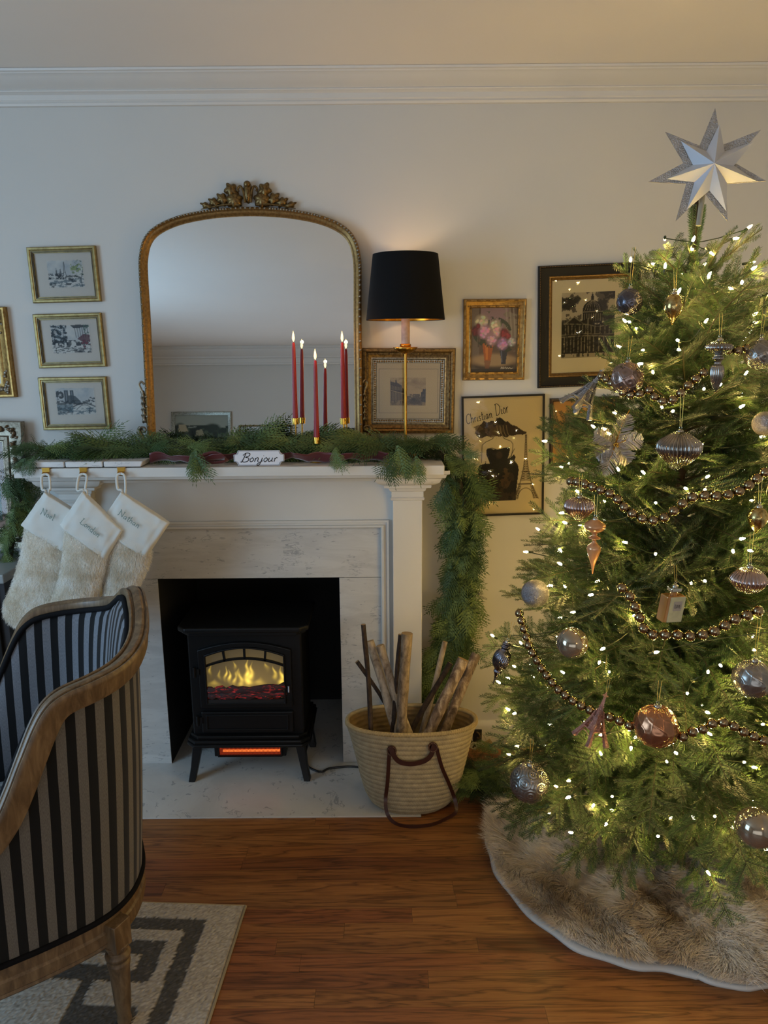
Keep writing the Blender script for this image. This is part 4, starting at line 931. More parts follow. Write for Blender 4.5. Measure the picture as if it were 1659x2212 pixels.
# ------------------------------------------------------------------ candles
wax = plain('red_wax', '#8c1218', .42, Subsurface_Weight=.25, Subsurface_Radius=(.02, .004, .003), Subsurface_Scale=.3)
flame_m = emit('candle_flame', (1.0, .60, .22), 3.6)
for lab, top, bot, Y in (('tallest left red taper candle in a brass holder before the mirror', (634, 740), (638, 903), 2.665), ('right hand red taper candle in a brass holder near mirror edge', (739, 740), (742, 903), 2.665), ('front red taper candle, lowest of three, in a brass holder', (681, 779), (684, 944), 2.575)):
    b = P(*bot, Y=Y); t = P(*top, Y=Y); h = b.z - ST
    hd = thing('candle_holder', 'slim brass holder under the ' + lab.split(' in a')[0].replace(', lowest of three,', ''), 'candle holder', (b.x, Y, ST), group='brass candle holders')
    m = MB(); m.lathe([(.028, 0), (.03, .002), (.028, .006), (.008, .008), (.0035, .012)], 24); m.build('base', M['brass'], hd, smooth=40)
    m = MB(); m.tube([(0, 0, .01), (0, 0, h - .014)], .0032, 8); m.build('stem', M['brass'], hd, smooth=60)
    m = MB(); m.lathe([(.004, h - .024), (.0125, h - .022), (.013, h), (.0118, h), (.0115, h - .018)], 24); m.build('cup', M['brass_bright'], hd, smooth=35)
    cd = thing('candle', lab, 'candle', (b.x, Y, b.z - .016), group='lit red taper candles')
    L = t.z - b.z + .016; dx = t.x - b.x
    m = MB(); n = 12; m.tube([(dx * (i / n) ** 1.3, 0, L * i / n) for i in range(n + 1)], [.0108 - .0046 * (i / n) ** .8 for i in range(n)] + [.0048], 16); m.build('taper', wax, cd, smooth=50)
    m = MB(); m.tube([(dx, 0, L), (dx, 0, L + .008)], .0008, 5); m.build('wick', plain('wick', (.01, .01, .01), .9), cd)
    m = MB(); m.lathe([(.0003, .004), (.003, .009), (.0046, .016), (.0038, .026), (.0018, .036), (.0002, .042)], 12, (dx, 0, L - .002)); m.build('flame', flame_m, cd, smooth='all')
    d = bpy.data.lights.new('candle_light', 'POINT'); d.energy = .22; d.color = (1, .5, .18); d.shadow_soft_size = .006
    o = bpy.data.objects.new('candle_light', d); C.objects.link(o); o.location = (t.x, Y - .012, t.z + .03)

# ------------------------------------------------------------------ cedar garland
def strip(vs, fs, a, b, w, up):
    """thin diamond leaf from a to b"""
    d = b - a; s_ = d.cross(up)
    if s_.length < 1e-9: return
    s_ = s_.normalized() * w; k = len(vs); mid = a + d * .4
    vs += [a, mid - s_, b, mid + s_]; fs.append((k, k + 1, k + 2, k + 3))
def frond(vs, fs, L, rnd, base, dirv, up, droop):
    side = dirv.cross(up).normalized(); N = 10; prev = base.copy()
    for i in range(1, N + 1):
        t = i / N; p = base + dirv * L * t - Vector((0, 0, 1)) * 0 + up * (-droop * L * t * t)
        strip(vs, fs, prev, p + (p - prev) * .2, .0017, up); 
        for s_ in (-1, 1):
            ln = L * .40 * (math.sin(PI * min(1, .18 + t * .85))) * rnd.uniform(.75, 1.15)
            d2 = (dirv * .78 + side * s_ * .75 + up * rnd.uniform(-.25, .1)).normalized()
            K = 4; q0 = prev.copy()
            for j in range(1, K + 1):
                u = j / K; q = prev + d2 * ln * u - up * droop * ln * u * u + dirv * ln * .12 * u * u
                strip(vs, fs, q0, q + (q - q0) * .3, .0016, up)
                for s2 in (-1, 1):
                    d3 = (d2 * .85 + (dirv if s2 > 0 else side * s_) * .55 * 1.0).normalized()
                    strip(vs, fs, q0, q0 + d3 * ln * .30 * (1.15 - u * .7) + up * rnd.uniform(-.002, .002), .0014, up)
                q0 = q
        prev = p
def cedar_sprig(seed, L=.15):
    r = random.Random(seed); vs, fs = [], []
    for k in range(4):
        a = r.uniform(-.5, .5) if k else 0; e = r.uniform(-.35, .35)
        d_ = Vector((math.cos(a), math.sin(a), e * .6)).normalized(); up = (Vector((0, r.uniform(-.5, .5), 1)) - d_ * d_.z).normalized()
        frond(vs, fs, L * r.uniform(.62, 1.0) if k else L, r, Vector((k * .012, 0, 0)), d_, up, .28)
    m = MB(); m.add(vs, fs); return m
def leafy(name, a, b, c_, rough=.55, trans=0.0):
    t = NT(name); oi = t.n('ShaderNodeObjectInfo'); n = t.noise(t.coord('Object'), 14, 2)
    f = t.math('ADD', t.math('MULTIPLY', oi.outputs['Random'], .6), t.math('MULTIPLY', n.outputs[0], .5))
    t.l(t.ramp(f, [(.1, srgb(a)), (.5, srgb(b)), (.95, srgb(c_))]), t.b.inputs['Base Color']); t.set(Roughness=rough, Specular_IOR_Level=.3)
    return t.m
cedar_m = leafy('cedar_leaf', '#283c1e', '#42582e', '#6c7d44')
cedar_src = [cedar_sprig(40 + i).build('sprig', cedar_m) for i in range(7)]
garl = thing('cedar_garland', 'green cedar garland lying along the mantel and hanging down both sides', 'garland', (-.5, 2.64, ST))
gr = random.Random(21)
def place_sprig(p, dirv, up, s_):
    x = dirv.normalized(); z = (up - x * up.dot(x)).normalized(); y = z.cross(x)
    Mx = Matrix((x, y, z)).transposed().to_4x4(); Mx = Matrix.Translation(p - garl.location) @ Mx @ Matrix.Scale(s_, 4)
    src = gr.choice(cedar_src)
    return Mx, src
used = set()
def add_sprig(p, dirv, up, s_):
    p = Vector(p); dirv = Vector(dirv)
    if p.z < ST - .02 or p.x > .2: p.y = min(p.y, 2.705); dirv.y = min(dirv.y, .02)
    p.y = min(p.y, 2.705)
    Mx, src = place_sprig(Vector(p), Vector(dirv), Vector(up), s_)
    if src not in used: used.add(src); src.parent = garl; src.matrix_local = Mx
    else: link_copy(src, garl, Mx)
core = []
for i in range(116):          # on the shelf
    u = (i + gr.random()) / 116; x = -1.22 + 1.40 * u
    px = 830 + x * 590
    y = gr.uniform(2.535, 2.70); z = ST + gr.uniform(.025, .062)
    low = 1.0
    if -.16 < x < .2: z += .010
    a = gr.uniform(-.9, .9) + (PI if gr.random() < .5 else 0)
    dz = gr.uniform(-.12, .42) if gr.random() < .75 else gr.uniform(-.2, .1)
    if x < -.78 and y < 2.60: dz = abs(dz)
    if x < -.80: y = max(y, 2.56)
    if -.64 < x < -.22: y = max(y, 2.60)
    elif -.80 < x < .0: y = max(y, 2.572)
    d_ = Vector((math.cos(a), -abs(math.sin(a)) * .75, dz))
    if -.66 < x < -.20: d_.y *= .15
    elif -.80 < x < .0: d_.y *= .45
    if y - .13 * abs(d_.y) < 2.47 and x < -.30: d_.y *= .2
    add_sprig((x, y, z), d_, (gr.uniform(-.5, .5), -.75, 1), gr.uniform(.68, 1.08))
# the few tips that hang over the shelf edge
for px, py, s_, dx in ((425, 968, .85, -.05), (418, 972, .6, .2), (846, 975, .75, -.12), (858, 962, .8, .2), (898, 985, .7, .05), (884, 985, .6, -.3), (726, 966, .55, 0), (1000, 985, .35, .9), (1006, 995, .4, .7), (75, 985, .5, -.5), (56, 990, .45, -.9)):
    p = P(px, py, Y=2.475); add_sprig((p.x, 2.47 if px < 960 else 2.56, max(p.z, ST + .012 if px < 960 else 0)), (dx, -.35, -1 if px < 960 else .1), (0, -1, .3), s_)
def drop(path, n, spread, s0_, s1_):
    sp_ = spline(path, 10)
    for i in range(n):
        k = int(gr.random() * (len(sp_) - 2)); p = sp_[k]; t = (sp_[k + 1] - sp_[k]).normalized()
        w_ = spread * (1.0 if 3 < k else .7)
        q = p + Vector((gr.uniform(-w_, w_) * .45, gr.uniform(-.03, .03), gr.uniform(-.02, .02)))
        side = gr.uniform(-1, 1); d_ = t * 1.0 + Vector((side * .55, gr.uniform(-.35, .15), 0))
        add_sprig(q, d_, (side * .5, -1, .15), gr.uniform(s0_, s1_) * (.6 if k < 9 else 1))
    return sp_
rp = [P(945, 978, Y=2.62), P(985, 1020, Y=2.62), P(1000, 1090, Y=2.66), P(1006, 1160, Y=2.69), P(1004, 1240, Y=2.71), P(990, 1320, Y=2.73), P(972, 1390, Y=2.74), P(945, 1460, Y=2.74), P(925, 1530, Y=2.74)]
c1_ = drop(rp, 84, .115, .8, 1.2)
lpth = [P(55, 985, Y=2.60), P(40, 1030, Y=2.62), P(45, 1090, Y=2.66), P(30, 1150, Y=2.70), P(20, 1220, Y=2.72), P(10, 1290, Y=2.74), P(5, 1350, Y=2.74)]
c2_ = drop(lpth, 34, .08, .55, .85)
for i in range(20):          # the end of the garland lies in a heap on the floor between basket and tree
    q = P(gr.uniform(995, 1095), gr.uniform(1655, 1730), Z=.03); a = gr.uniform(-PI, PI)
    q.x = max(q.x, .335); add_sprig((q.x, q.y, gr.uniform(.02, .12)), (math.cos(a) * .8 + .3, math.sin(a) * .8, gr.uniform(-.05, .35)), (0, -.4, 1), gr.uniform(.55, .8))
m = MB(); m.tube(spline([(-1.24, 2.64, ST + .03), (-.9, 2.66, ST + .03), (-.5, 2.65, ST + .028), (-.1, 2.66, ST + .03), (.17, 2.64, ST + .03)], 6), .010, 6)
m.tube(c1_, .012, 6); m.tube(c2_, .009, 6); m.build('stem', plain('garland_stem', '#2a2417', .9), garl, world=True, smooth='all')
# dense inner foliage nobody could count
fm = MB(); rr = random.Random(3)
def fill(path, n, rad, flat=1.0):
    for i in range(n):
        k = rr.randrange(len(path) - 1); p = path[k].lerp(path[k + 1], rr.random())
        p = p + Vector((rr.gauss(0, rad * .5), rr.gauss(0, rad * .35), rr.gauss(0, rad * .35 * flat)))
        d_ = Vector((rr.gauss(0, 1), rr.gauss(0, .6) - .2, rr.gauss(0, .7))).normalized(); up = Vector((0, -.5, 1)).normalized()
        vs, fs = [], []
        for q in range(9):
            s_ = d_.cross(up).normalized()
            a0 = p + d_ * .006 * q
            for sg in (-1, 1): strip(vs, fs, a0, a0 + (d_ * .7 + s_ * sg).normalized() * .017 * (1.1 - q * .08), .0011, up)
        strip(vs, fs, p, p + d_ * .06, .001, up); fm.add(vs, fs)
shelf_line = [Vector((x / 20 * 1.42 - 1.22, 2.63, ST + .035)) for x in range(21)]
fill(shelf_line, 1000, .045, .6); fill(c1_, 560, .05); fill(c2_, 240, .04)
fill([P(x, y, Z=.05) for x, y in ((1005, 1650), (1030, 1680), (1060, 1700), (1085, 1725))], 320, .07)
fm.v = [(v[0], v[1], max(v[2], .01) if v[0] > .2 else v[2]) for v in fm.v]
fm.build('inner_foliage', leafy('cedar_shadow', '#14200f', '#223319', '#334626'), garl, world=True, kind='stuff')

# ------------------------------------------------------------------ ribbon, enamel sign, stocking holders
def ribbon_rows(pts, wv):
    rows = []
    for (x, y, z), (a, b, c_) in zip(pts, wv): rows.append([(x + a * k / 4, y + b * k / 4, z + c_ * k / 4) for k in range(-2, 3)])
    return rows
rx = np.linspace(-.80, .02, 72); pts, wv = [], []
for i, x in enumerate(rx):
    lift = .010 * math.sin(i * .55) + .008 * math.sin(i * .23 + 1); tw = math.sin(i * .31)
    pts.append((x, 2.512 + .012 * math.sin(i * .4) + (.035 if -.54 < x < -.31 else 0), ST + .022 + abs(lift) * .6)); wv.append((.006 * math.cos(i * .5), -.018 - .008 * tw, .030 + .008 * math.cos(i * .37)))
m = MB(); m.grid(ribbon_rows(pts, wv))
lo = [(-.62, 2.50, .02), (-.585, 2.492, .032), (-.55, 2.488, .035), (-.53, 2.492, .026), (-.545, 2.498, .014), (-.58, 2.50, .010), (-.62, 2.502, .012)]
m.grid(ribbon_rows([(a, b, ST + c_) for a, b, c_ in lo], [(.012, -.01, .018), (.01, -.012, .022), (.004, -.014, .022), (-.01, -.01, .016), (.01, -.006, .012), (.008, -.01, .01), (.01, -.01, .012)]))
m.v = [(a, max(b, 2.478), max(c_, ST + .001)) for a, b, c_ in m.v]
ob = tag(m.build('satin_ribbon', plain('burgundy_satin', '#521318', .38, var=.1, Sheen_Weight=.3), origin=(-.4, 2.52, ST), smooth='all'), 'burgundy satin ribbon winding under the cedar along the mantel front', 'ribbon')
s_m = ob.modifiers.new('thick', 'SOLIDIFY'); s_m.thickness = .0012
q0, q1 = P(503, 970, Y=2.49), P(614, 1002, Y=2.49); sw, sh = q1.x - q0.x, q0.z - q1.z
sg = thing('enamel_sign', 'small white enamel sign with scalloped corners reading Bonjour', 'sign', ((q0.x + q1.x) / 2, 2.497, ST + .0008), (-.08, 0, 0))
pl = []
for (sx_, sz_) in ((1, 1), (-1, 1), (-1, -1), (1, -1)):
    cs = [(sw / 2 - .02 * .0, .010), (sw / 2 - .004, .012)]
    arc_ = [(sw / 2 - .014 + .014 * (1 - math.cos(t)) if 0 else sw / 2 - .013 * math.sin(t), sh / 2 - .013 * math.cos(t)) for t in np.linspace(0, PI / 2, 6)]
    arc_ = [(sw / 2, sh / 2 - .014)] + [(sw / 2 - .002 - .012 * math.sin(t), sh / 2 - .002 - .012 * math.cos(t)) for t in np.linspace(.1, PI / 2 - .1, 5)] + [(sw / 2 - .015, sh / 2)]
    if sx_ * sz_ < 0: arc_ = arc_[::-1]
    pl += [(sx_ * a, sz_ * b + sh / 2) for a, b in arc_]
m = MB(); m.prism(pl, -.004, 0); m.build('plate', plain('white_enamel', '#cfcfd4', .2), sg, bevel=.0012)
m = MB(); k_ = [(a * .975, (b - sh / 2) * .93 + sh / 2) for a, b in pl]; k2 = [(a * .955, (b - sh / 2) * .88 + sh / 2) for a, b in pl]; n = len(k_)
m.add([(a, -.0043, b) for a, b in k_] + [(a, -.0043, b) for a, b in k2], [(i, (i + 1) % n, (i + 1) % n + n, i + n) for i in range(n)]); m.build('border_line', plain('enamel_grey', '#3a3c42', .3), sg)
m, _ = write('Bonjour', .027, .0015, .122, .25); o = m.build('lettering', plain('black_enamel', (.008, .008, .01), .25), sg); o.location = (0, -.0046, .023)
hooks = []
for lab, a, b, hx in (('left grey veined marble stocking holder block on the mantel end', 60, 138, 97), ('middle grey veined marble stocking holder block on the mantel', 140, 221, 178), ('right grey veined marble stocking holder block, its end cut at a slant', 223, 309, 260)):
    A, B = P(a, 1000, Y=2.478), P(b, 1000, Y=2.478); hp = P(hx, 1010, Y=2.466); w_ = B.x - A.x
    t = thing('stocking_holder', lab, 'stocking holder', ((A.x + B.x) / 2, 2.53, ST + .0005), group='marble stocking holders')
    m = MB(); m.bb(-w_ / 2 + .0008, w_ / 2 - .0008, -.052, .04, .002, .021)
    if b == 309: m.v = [(x - (.008 if x > 0 and z < .01 else 0), y, z) for x, y, z in m.v]
    m.build('block', M['marble2'], t, bevel=.003)
    hxl = hp.x - t.location.x; m = MB()
    m.bb(hxl - .015, hxl + .015, -.058, .035, 0, .002); m.bb(hxl - .0125, hxl + .0125, -.060, -.0575, -.013, .002)
    pts = [(hxl, -.0588 - .010 * math.sin(q), -.012 - .008 * (1 - math.cos(q)) + (.0 if q < PI / 2 else 0)) for q in np.linspace(0, PI * .9, 9)]
    for i in range(8): 
        (x0, y0, z0), (x1, y1, z1) = pts[i], pts[i + 1]
        m.add([(x0 - .011, y0 - .001, z0), (x0 + .011, y0 - .001, z0), (x1 + .011, y1 - .001, z1), (x1 - .011, y1 - .001, z1), (x0 - .011, y0 + .001, z0), (x0 + .011, y0 + .001, z0), (x1 + .011, y1 + .001, z1), (x1 - .011, y1 + .001, z1)], [(0, 1, 2, 3), (7, 6, 5, 4), (0, 4, 5, 1), (1, 5, 6, 2), (2, 6, 7, 3), (3, 7, 4, 0)])
    m.build('hook', M['brass'], t); hooks.append(hp.x)

# ------------------------------------------------------------------ fur strands
def fur(mb, n, length, width, flow, seed, spread=.5, lenvar=.4, clamp=None, seg=2, mask=None):
    """strands grown from random points of a surface, bending along flow(p, n)"""
    r = np.random.RandomState(seed); V = np.array(mb.v, float); T = []
    for f in mb.f:
        for k in range(1, len(f) - 1): T.append((f[0], f[k], f[k + 1]))
    T = np.array(T); A, B, D = V[T[:, 0]], V[T[:, 1]], V[T[:, 2]]; cr = np.cross(B - A, D - A); ar = np.linalg.norm(cr, axis=1) + 1e-12; nn = cr / ar[:, None]
    if np.mean(np.sum(((A + B + D) / 3 - V.mean(0)) * nn, 1)) < 0: nn = -nn
    if mask is not None: ar = ar * mask((A + B + D) / 3, nn)
    i = r.choice(len(T), n, p=ar / ar.sum()); u = r.rand(n, 1); v = r.rand(n, 1); fl = (u + v) > 1; u = np.where(fl, 1 - u, u); v = np.where(fl, 1 - v, v)
    p = A[i] + u * (B[i] - A[i]) + v * (D[i] - A[i]); N = nn[i]
    fv = flow(p, N); d0 = N + r.normal(0, spread, (n, 3)) * .6; d0 /= np.linalg.norm(d0, axis=1)[:, None]
    d1 = N * .35 + fv + r.normal(0, spread, (n, 3)); d1 /= np.linalg.norm(d1, axis=1)[:, None]
    L = length * (1 - lenvar + 2 * lenvar * r.rand(n, 1)); s_ = np.cross(d1, r.normal(0, 1, (n, 3))); s_ /= np.linalg.norm(s_, axis=1)[:, None]; s_ *= width
    p1 = p + d0 * L * .4 + d1 * L * .15; p2 = p1 + d1 * L * .6
    p = p - N * .002
    vs = np.concatenate([p - s_, p + s_, p1 - s_ * .8, p1 + s_ * .8, p2]); 
    if clamp is not None: vs[:, 2] = np.maximum(vs[:, 2], clamp)
    k = np.arange(n); f1 = np.stack([k, k + n, k + 3 * n, k + 2 * n], 1); f2 = np.stack([k + 2 * n, k + 3 * n, k + 4 * n], 1)
    m = MB(); m.v = vs.tolist(); m.f = f1.tolist() + f2.tolist(); m.m = [0] * (2 * n); return m
def furmat(name, cols, scale=18, rough=.6):
    t = NT(name); n = t.noise(t.coord('Object'), scale, 4, .6, .3); t.l(t.ramp(n.outputs[0], [(.36, srgb(cols[0])), (.5, srgb(cols[1])), (.62, srgb(cols[2]))]), t.b.inputs['Base Color'])
    df = t.n('ShaderNodeBsdfDiffuse'); tl = t.n('ShaderNodeBsdfTranslucent'); mx = t.n('ShaderNodeMixShader'); mx.inputs[0].default_value = .42
    src_ = t.b.inputs['Base Color'].links[0].from_socket
    t.l(src_, df.inputs[0]); t.l(src_, tl.inputs[0]); t.l(df.outputs[0], mx.inputs[1]); t.l(tl.outputs[0], mx.inputs[2]); t.l(mx.outputs[0], t.out.inputs[0]); return t.m

# ------------------------------------------------------------------ stockings
fab = plain('ivory_velvet', '#c9c8c0', .85, var=.03, vscale=20, bump=.15, bscale=60, Sheen_Weight=.4)
thread = plain('grey_green_thread', '#6e7f76', .6)
white_fur = furmat('ivory_fur', ('#e9e0cf', '#f5f0e6', '#fbf9f4'), 14)
def pouch(rows, seg=28, pw=.8):
    """rows of (left pixel, right pixel, half thickness, plane)"""
    m = MB(); rr_ = []
    for (l, r_, th, Y) in rows:
        a, b = P(*l, Y=Y), P(*r_, Y=Y); mid, hv = (a + b) / 2, (b - a) / 2; row = []
        for k in range(seg + 1):
            q = -2 * PI * k / seg; c_, s_ = math.cos(q), math.sin(q)
            row.append(mid + hv * math.copysign(abs(c_) ** pw, c_) + Vector((0, -math.copysign(abs(s_) ** pw, s_) * th, 0)))
        rr_.append(row)
    # densify along the length
    out = []
    for k in range(seg + 1): out.append(spline([r_[k] for r_ in rr_], 5))
    rr_ = [list(x) for x in zip(*out)]
    m.grid(rr_); b = len(m.v) - (seg + 1); m.f.append(tuple(range(seg))); m.m.append(0); m.f.append(tuple(b + k for k in range(seg))[::-1]); m.m.append(0); return m
stock = [
 ('ivory fur stocking at the left with its toe out to the left', (97, 1022), (( (97, 1062), (194, 1124)), ((48, 1132), (145, 1192))), 2.445,
  [((60, 1120), (150, 1178)), ((55, 1160), (146, 1200)), ((48, 1200), (147, 1222)), ((37, 1240), (142, 1256)), ((24, 1276), (136, 1292)), ((12, 1303), (132, 1328)), ((15, 1332), (118, 1356)), ((38, 1352), (92, 1368))], 'Noel', (103, 1113), -30, .048),
 ('ivory fur stocking at the right with Nathan stitched on its cuff', (260, 1022), (((262, 1062), (367, 1130)), ((213, 1134), (318, 1203))), 2.448,
  [((228, 1120), (325, 1188)), ((230, 1165), (322, 1208)), ((232, 1210), (315, 1228)), ((231, 1245), (302, 1254)), ((228, 1280), (290, 1286)), ((212, 1320), (286, 1328)), ((218, 1345), (268, 1352))], 'Nathan', (279, 1123), -37, .082),
 ('ivory fur stocking in the middle with London stitched on its cuff', (178, 1022), (((179, 1061), (266, 1146)), ((131, 1132), (232, 1206))), 2.425,
  [((143, 1125), (235, 1192)), ((143, 1165), (231, 1208)), ((139, 1206), (226, 1222)), ((132, 1248), (217, 1254)), ((119, 1287), (206, 1289)), ((104, 1320), (200, 1332)), ((112, 1345), (176, 1356))], 'London', (195, 1142), -43, .078)]
for si, (lab, hk, (op_, bt_), Y, body_rows, txt, tp, tang, tw_) in enumerate(stock):
    top = P(*hk, Y=Y); t = thing('stocking', lab, 'stocking', (top.x, Y, top.z), group='ivory fur Christmas stockings')
    ths = [.016, .024, .027, .026, .026, .028, .026, .012][:len(body_rows)]; ths[-1] = .012
    bd = pouch([(l, r_, th, Y) for (l, r_), th in zip(body_rows, ths)]); bo = bd.build('leg', plain('fur_backing', '#d8d2c4', .9), t, world=True, smooth='all')
    fu = fur(bd, 22000, .0125, .00055, lambda p, n: np.array([0, -.1, -1.0]) * np.ones((len(p), 1)), 5 + si, .32, mask=lambda c_, n_: (n_[:, 1] < .5) + .02)
    fu.build('fur', white_fur, t, world=True, kind='stuff')
    l0, r0 = op_; l1, r1 = bt_; rows = []
    for k, (f, th) in enumerate(((0, .012), (.04, .017), (.3, .021), (.7, .023), (.95, .024), (1.0, .021))):
        g = (lambda a, b: (a[0] + (b[0] - a[0]) * f, a[1] + (b[1] - a[1]) * f)); rows.append((g(l0, l1), g(r0, r1), th, Y - .004))
    cf = pouch(rows, 40, .6); rr_ = random.Random(si)
    cf.v = [(x, y + (-.0028 * math.sin(x * 95 + z * 60 + si) * math.sin(z * 70 - x * 40 + si * 2) - (.002 * math.sin(x * 190 - z * 150)) if y < Y - .008 else 0), z) for x, y, z in cf.v]
    cu = cf.build('cuff', fab, t, world=True, smooth=60, bevel=0)
    m, _ = write(txt, .021, .0012, tw_, 0.0, smooth=True); c_ = P(*tp, Y=Y - .034); o = m.build('name_stitching', thread, cu)
    o.location = Vector((c_.x, Y - .0335, c_.z)) - t.location; o.rotation_euler = (0, math.radians(-tang), 0)
    hxr = P(hk[0], 1010, Y=2.455).x; a0 = P(l0[0] + 3, l0[1] + 6, Y=Y)
    rows = []
    for sg_ in (-1, 1):
        pth = spline([(hxr, 2.457, 1.240), (hxr + sg_ * .013, 2.452, 1.232), (hxr + sg_ * .013, Y + .002, 1.19), (a0.x + .004 + sg_ * .006, Y, a0.z + .014), (a0.x + .004 + sg_ * .003, Y, a0.z - .012)], 4)
        rows.append(pth)
    m = MB()
    for pth in rows: m.tube(pth, .0036, 6, flat=1.3)
    m.build('hanging_loop', fab, t, world=True, smooth='all')

# ------------------------------------------------------------------ straw basket
bc = Vector((.093, 2.452, .0062)); bk = thing('straw_basket', 'oval woven straw basket with brown leather handles beside the hearth', 'basket', bc)
BP = [(0, .128, .088), (.02, .152, .098), (.06, .171, .104), (.12, .186, .108), (.2, .203, .11), (.28, .221, .112), (.322, .235, .113)]
def bprof(z): return [float(np.interp(z, [b[0] for b in BP], [b[i] for b in BP])) for i in (1, 2)]
def bpt(z, q, off=0.0):
    a, b = bprof(z); c_, s_ = math.cos(q), math.sin(q); return Vector(((a + off) * math.copysign(abs(c_) ** .9, c_), (b + off) * math.copysign(abs(s_) ** .9, s_), z))
NT_, NZ_ = 420, 150; band = .0185; rows = []
for i in range(NZ_ + 1):
    z = .322 * i / NZ_; row = []
    for k in range(NT_ + 1):
        q = 2 * PI * k / NT_; zz = z + .0185 * q / (2 * PI); fr = (zz / band) % 1.0; arcl = q * .19
        chev = ((arcl + abs(fr - .5) * band * 1.1) / .0085) % 1.0
        d_ = .0035 * math.sin(PI * fr) ** .6 + .0030 * math.sin(PI * chev) ** .8
        row.append(bpt(z, q, d_ - .002))
    rows.append(row)
m = MB(); m.grid(rows); m.build('woven_side', plain('straw', '#a5987a', .75, var=.16, vscale=45), bk, smooth='all')
m = MB(); m.grid([[bpt(z, -2 * PI * k / 72, -.009 + .0015 * math.sin(z * 340)) for k in range(73)] for z in np.linspace(.004, .322, 60)]); m.f.append(tuple(range(72))); m.m.append(0)
m.build('lining_side', plain('straw_inner', '#8d7347', .75, var=.2, vscale=50), bk, smooth='all')
m = MB(); m.add([bpt(.0, -2 * PI * k / 48) for k in range(48)], [tuple(range(48))]); m.build('bottom', plain('straw_base', '#9a8458', .8), bk)
m = MB(); m.tube([bpt(.325, 2 * PI * k / 96, -.003) + Vector((0, 0, .0012 * math.sin(k * PI))) for k in range(96)], .0075, 10, closed=True)
for k in range(150): q = 2 * PI * k / 150; c_ = bpt(.325, q, -.003); n_ = Vector((math.cos(q), math.sin(q), 0)); m.tube([c_ + n_ * .0078 + Vector((0, 0, -.006)), c_ + n_ * .006 + Vector((.0015, 0, .006)), c_ + Vector((.003, 0, .0085))], .0012, 4, cap=False)
m.build('rim', plain('straw_rim', '#a8956c', .7, var=.12, vscale=60), bk, smooth=60)
leather = plain('brown_leather', '#38190f', .42, var=.12, vscale=30)
def fpt(px, py, off=.0):
    """point on the basket's front skin behind a pixel"""
    best = None
    for i in range(60):
        Y = bc.y - .12 + .12 * i / 60; p = P(px, py, Y=Y); l = p - bc; a, b = bprof(max(0, min(.322, l.z)))
        v = (abs(l.x) / (a + off)) ** 2.2 + (abs(l.y) / (b + off)) ** 2.2
        if v <= 1: best = p; break
    return best if best is not None else P(px, py, Y=bc.y - .05)
for px, py in ((846, 1621), (935, 1613)):
    c_ = fpt(px, py, .010) - bc; m = MB()
    R_ = Matrix.Rotation(math.radians(90), 3, 'X'); m.lathe([(.011, -.001), (.0175, -.001), (.0185, .001), (.0175, .003), (.011, .003), (.0105, .001), (.011, -.001)], 24, c_ + Vector((0, -.002, 0)), R_, sx=.95, sy=1.1); e = m.build('eyelet', leather, bk, smooth=40)
    m = MB()
    for k in range(22): q = 2 * PI * k / 22; m.ball((c_.x + .0148 * math.cos(q), c_.y - .0055, c_.z + .0165 * math.sin(q)), .0009, 5, 4)
    m.build('stitching', plain('cream_thread', '#b9a888', .7), e)
def strap(pts, wd, th=.0020, nrm=None):
    pts = spline(pts, 6); m = MB(); rows = []
    for i, p in enumerate(pts):
        t = (pts[min(i + 1, len(pts) - 1)] - pts[max(i - 1, 0)]).normalized(); n_ = Vector((0, -1, 0)) if nrm is None else nrm
        s_ = t.cross(n_)
        if s_.length < .2: s_ = t.cross(Vector((0, -.3, 1)))
        s_ = s_.normalized() * wd / 2; u = s_.cross(t).normalized() * th / 2
        rows.append([p - s_ - u, p + s_ - u, p + s_ + u, p - s_ + u, p - s_ - u])
    m.grid(rows); return m
hs = [fpt(843, 1612, .012), fpt(850, 1630, .014), fpt(862, 1644, .022), fpt(880, 1649, .026), fpt(900, 1648, .026), fpt(920, 1641, .022), fpt(932, 1628, .014), fpt(938, 1606, .012)]
strap([p + Vector((0, -.003, 0)) for p in hs], .017).build('short_handle', leather, bk, world=True, smooth=30)
ls = [fpt(842, 1612, .007), fpt(840, 1640, .008), fpt(837, 1690, .009), fpt(833, 1725, .012), P(836, 1755, Y=2.318), P(852, 1776, Z=.014), P(885, 1786, Z=.009), P(930, 1782, Z=.009), P(962, 1768, Z=.014), P(985, 1752, Y=2.345), fpt(981, 1722, .016), fpt(969, 1690, .012), fpt(954, 1655, .010), fpt(942, 1612, .008)]
ls = [Vector((p.x, p.y - .003, max(p.z, .012))) for p in ls]; strap(ls, .013).build('long_handle', leather, bk, world=True, smooth=30)

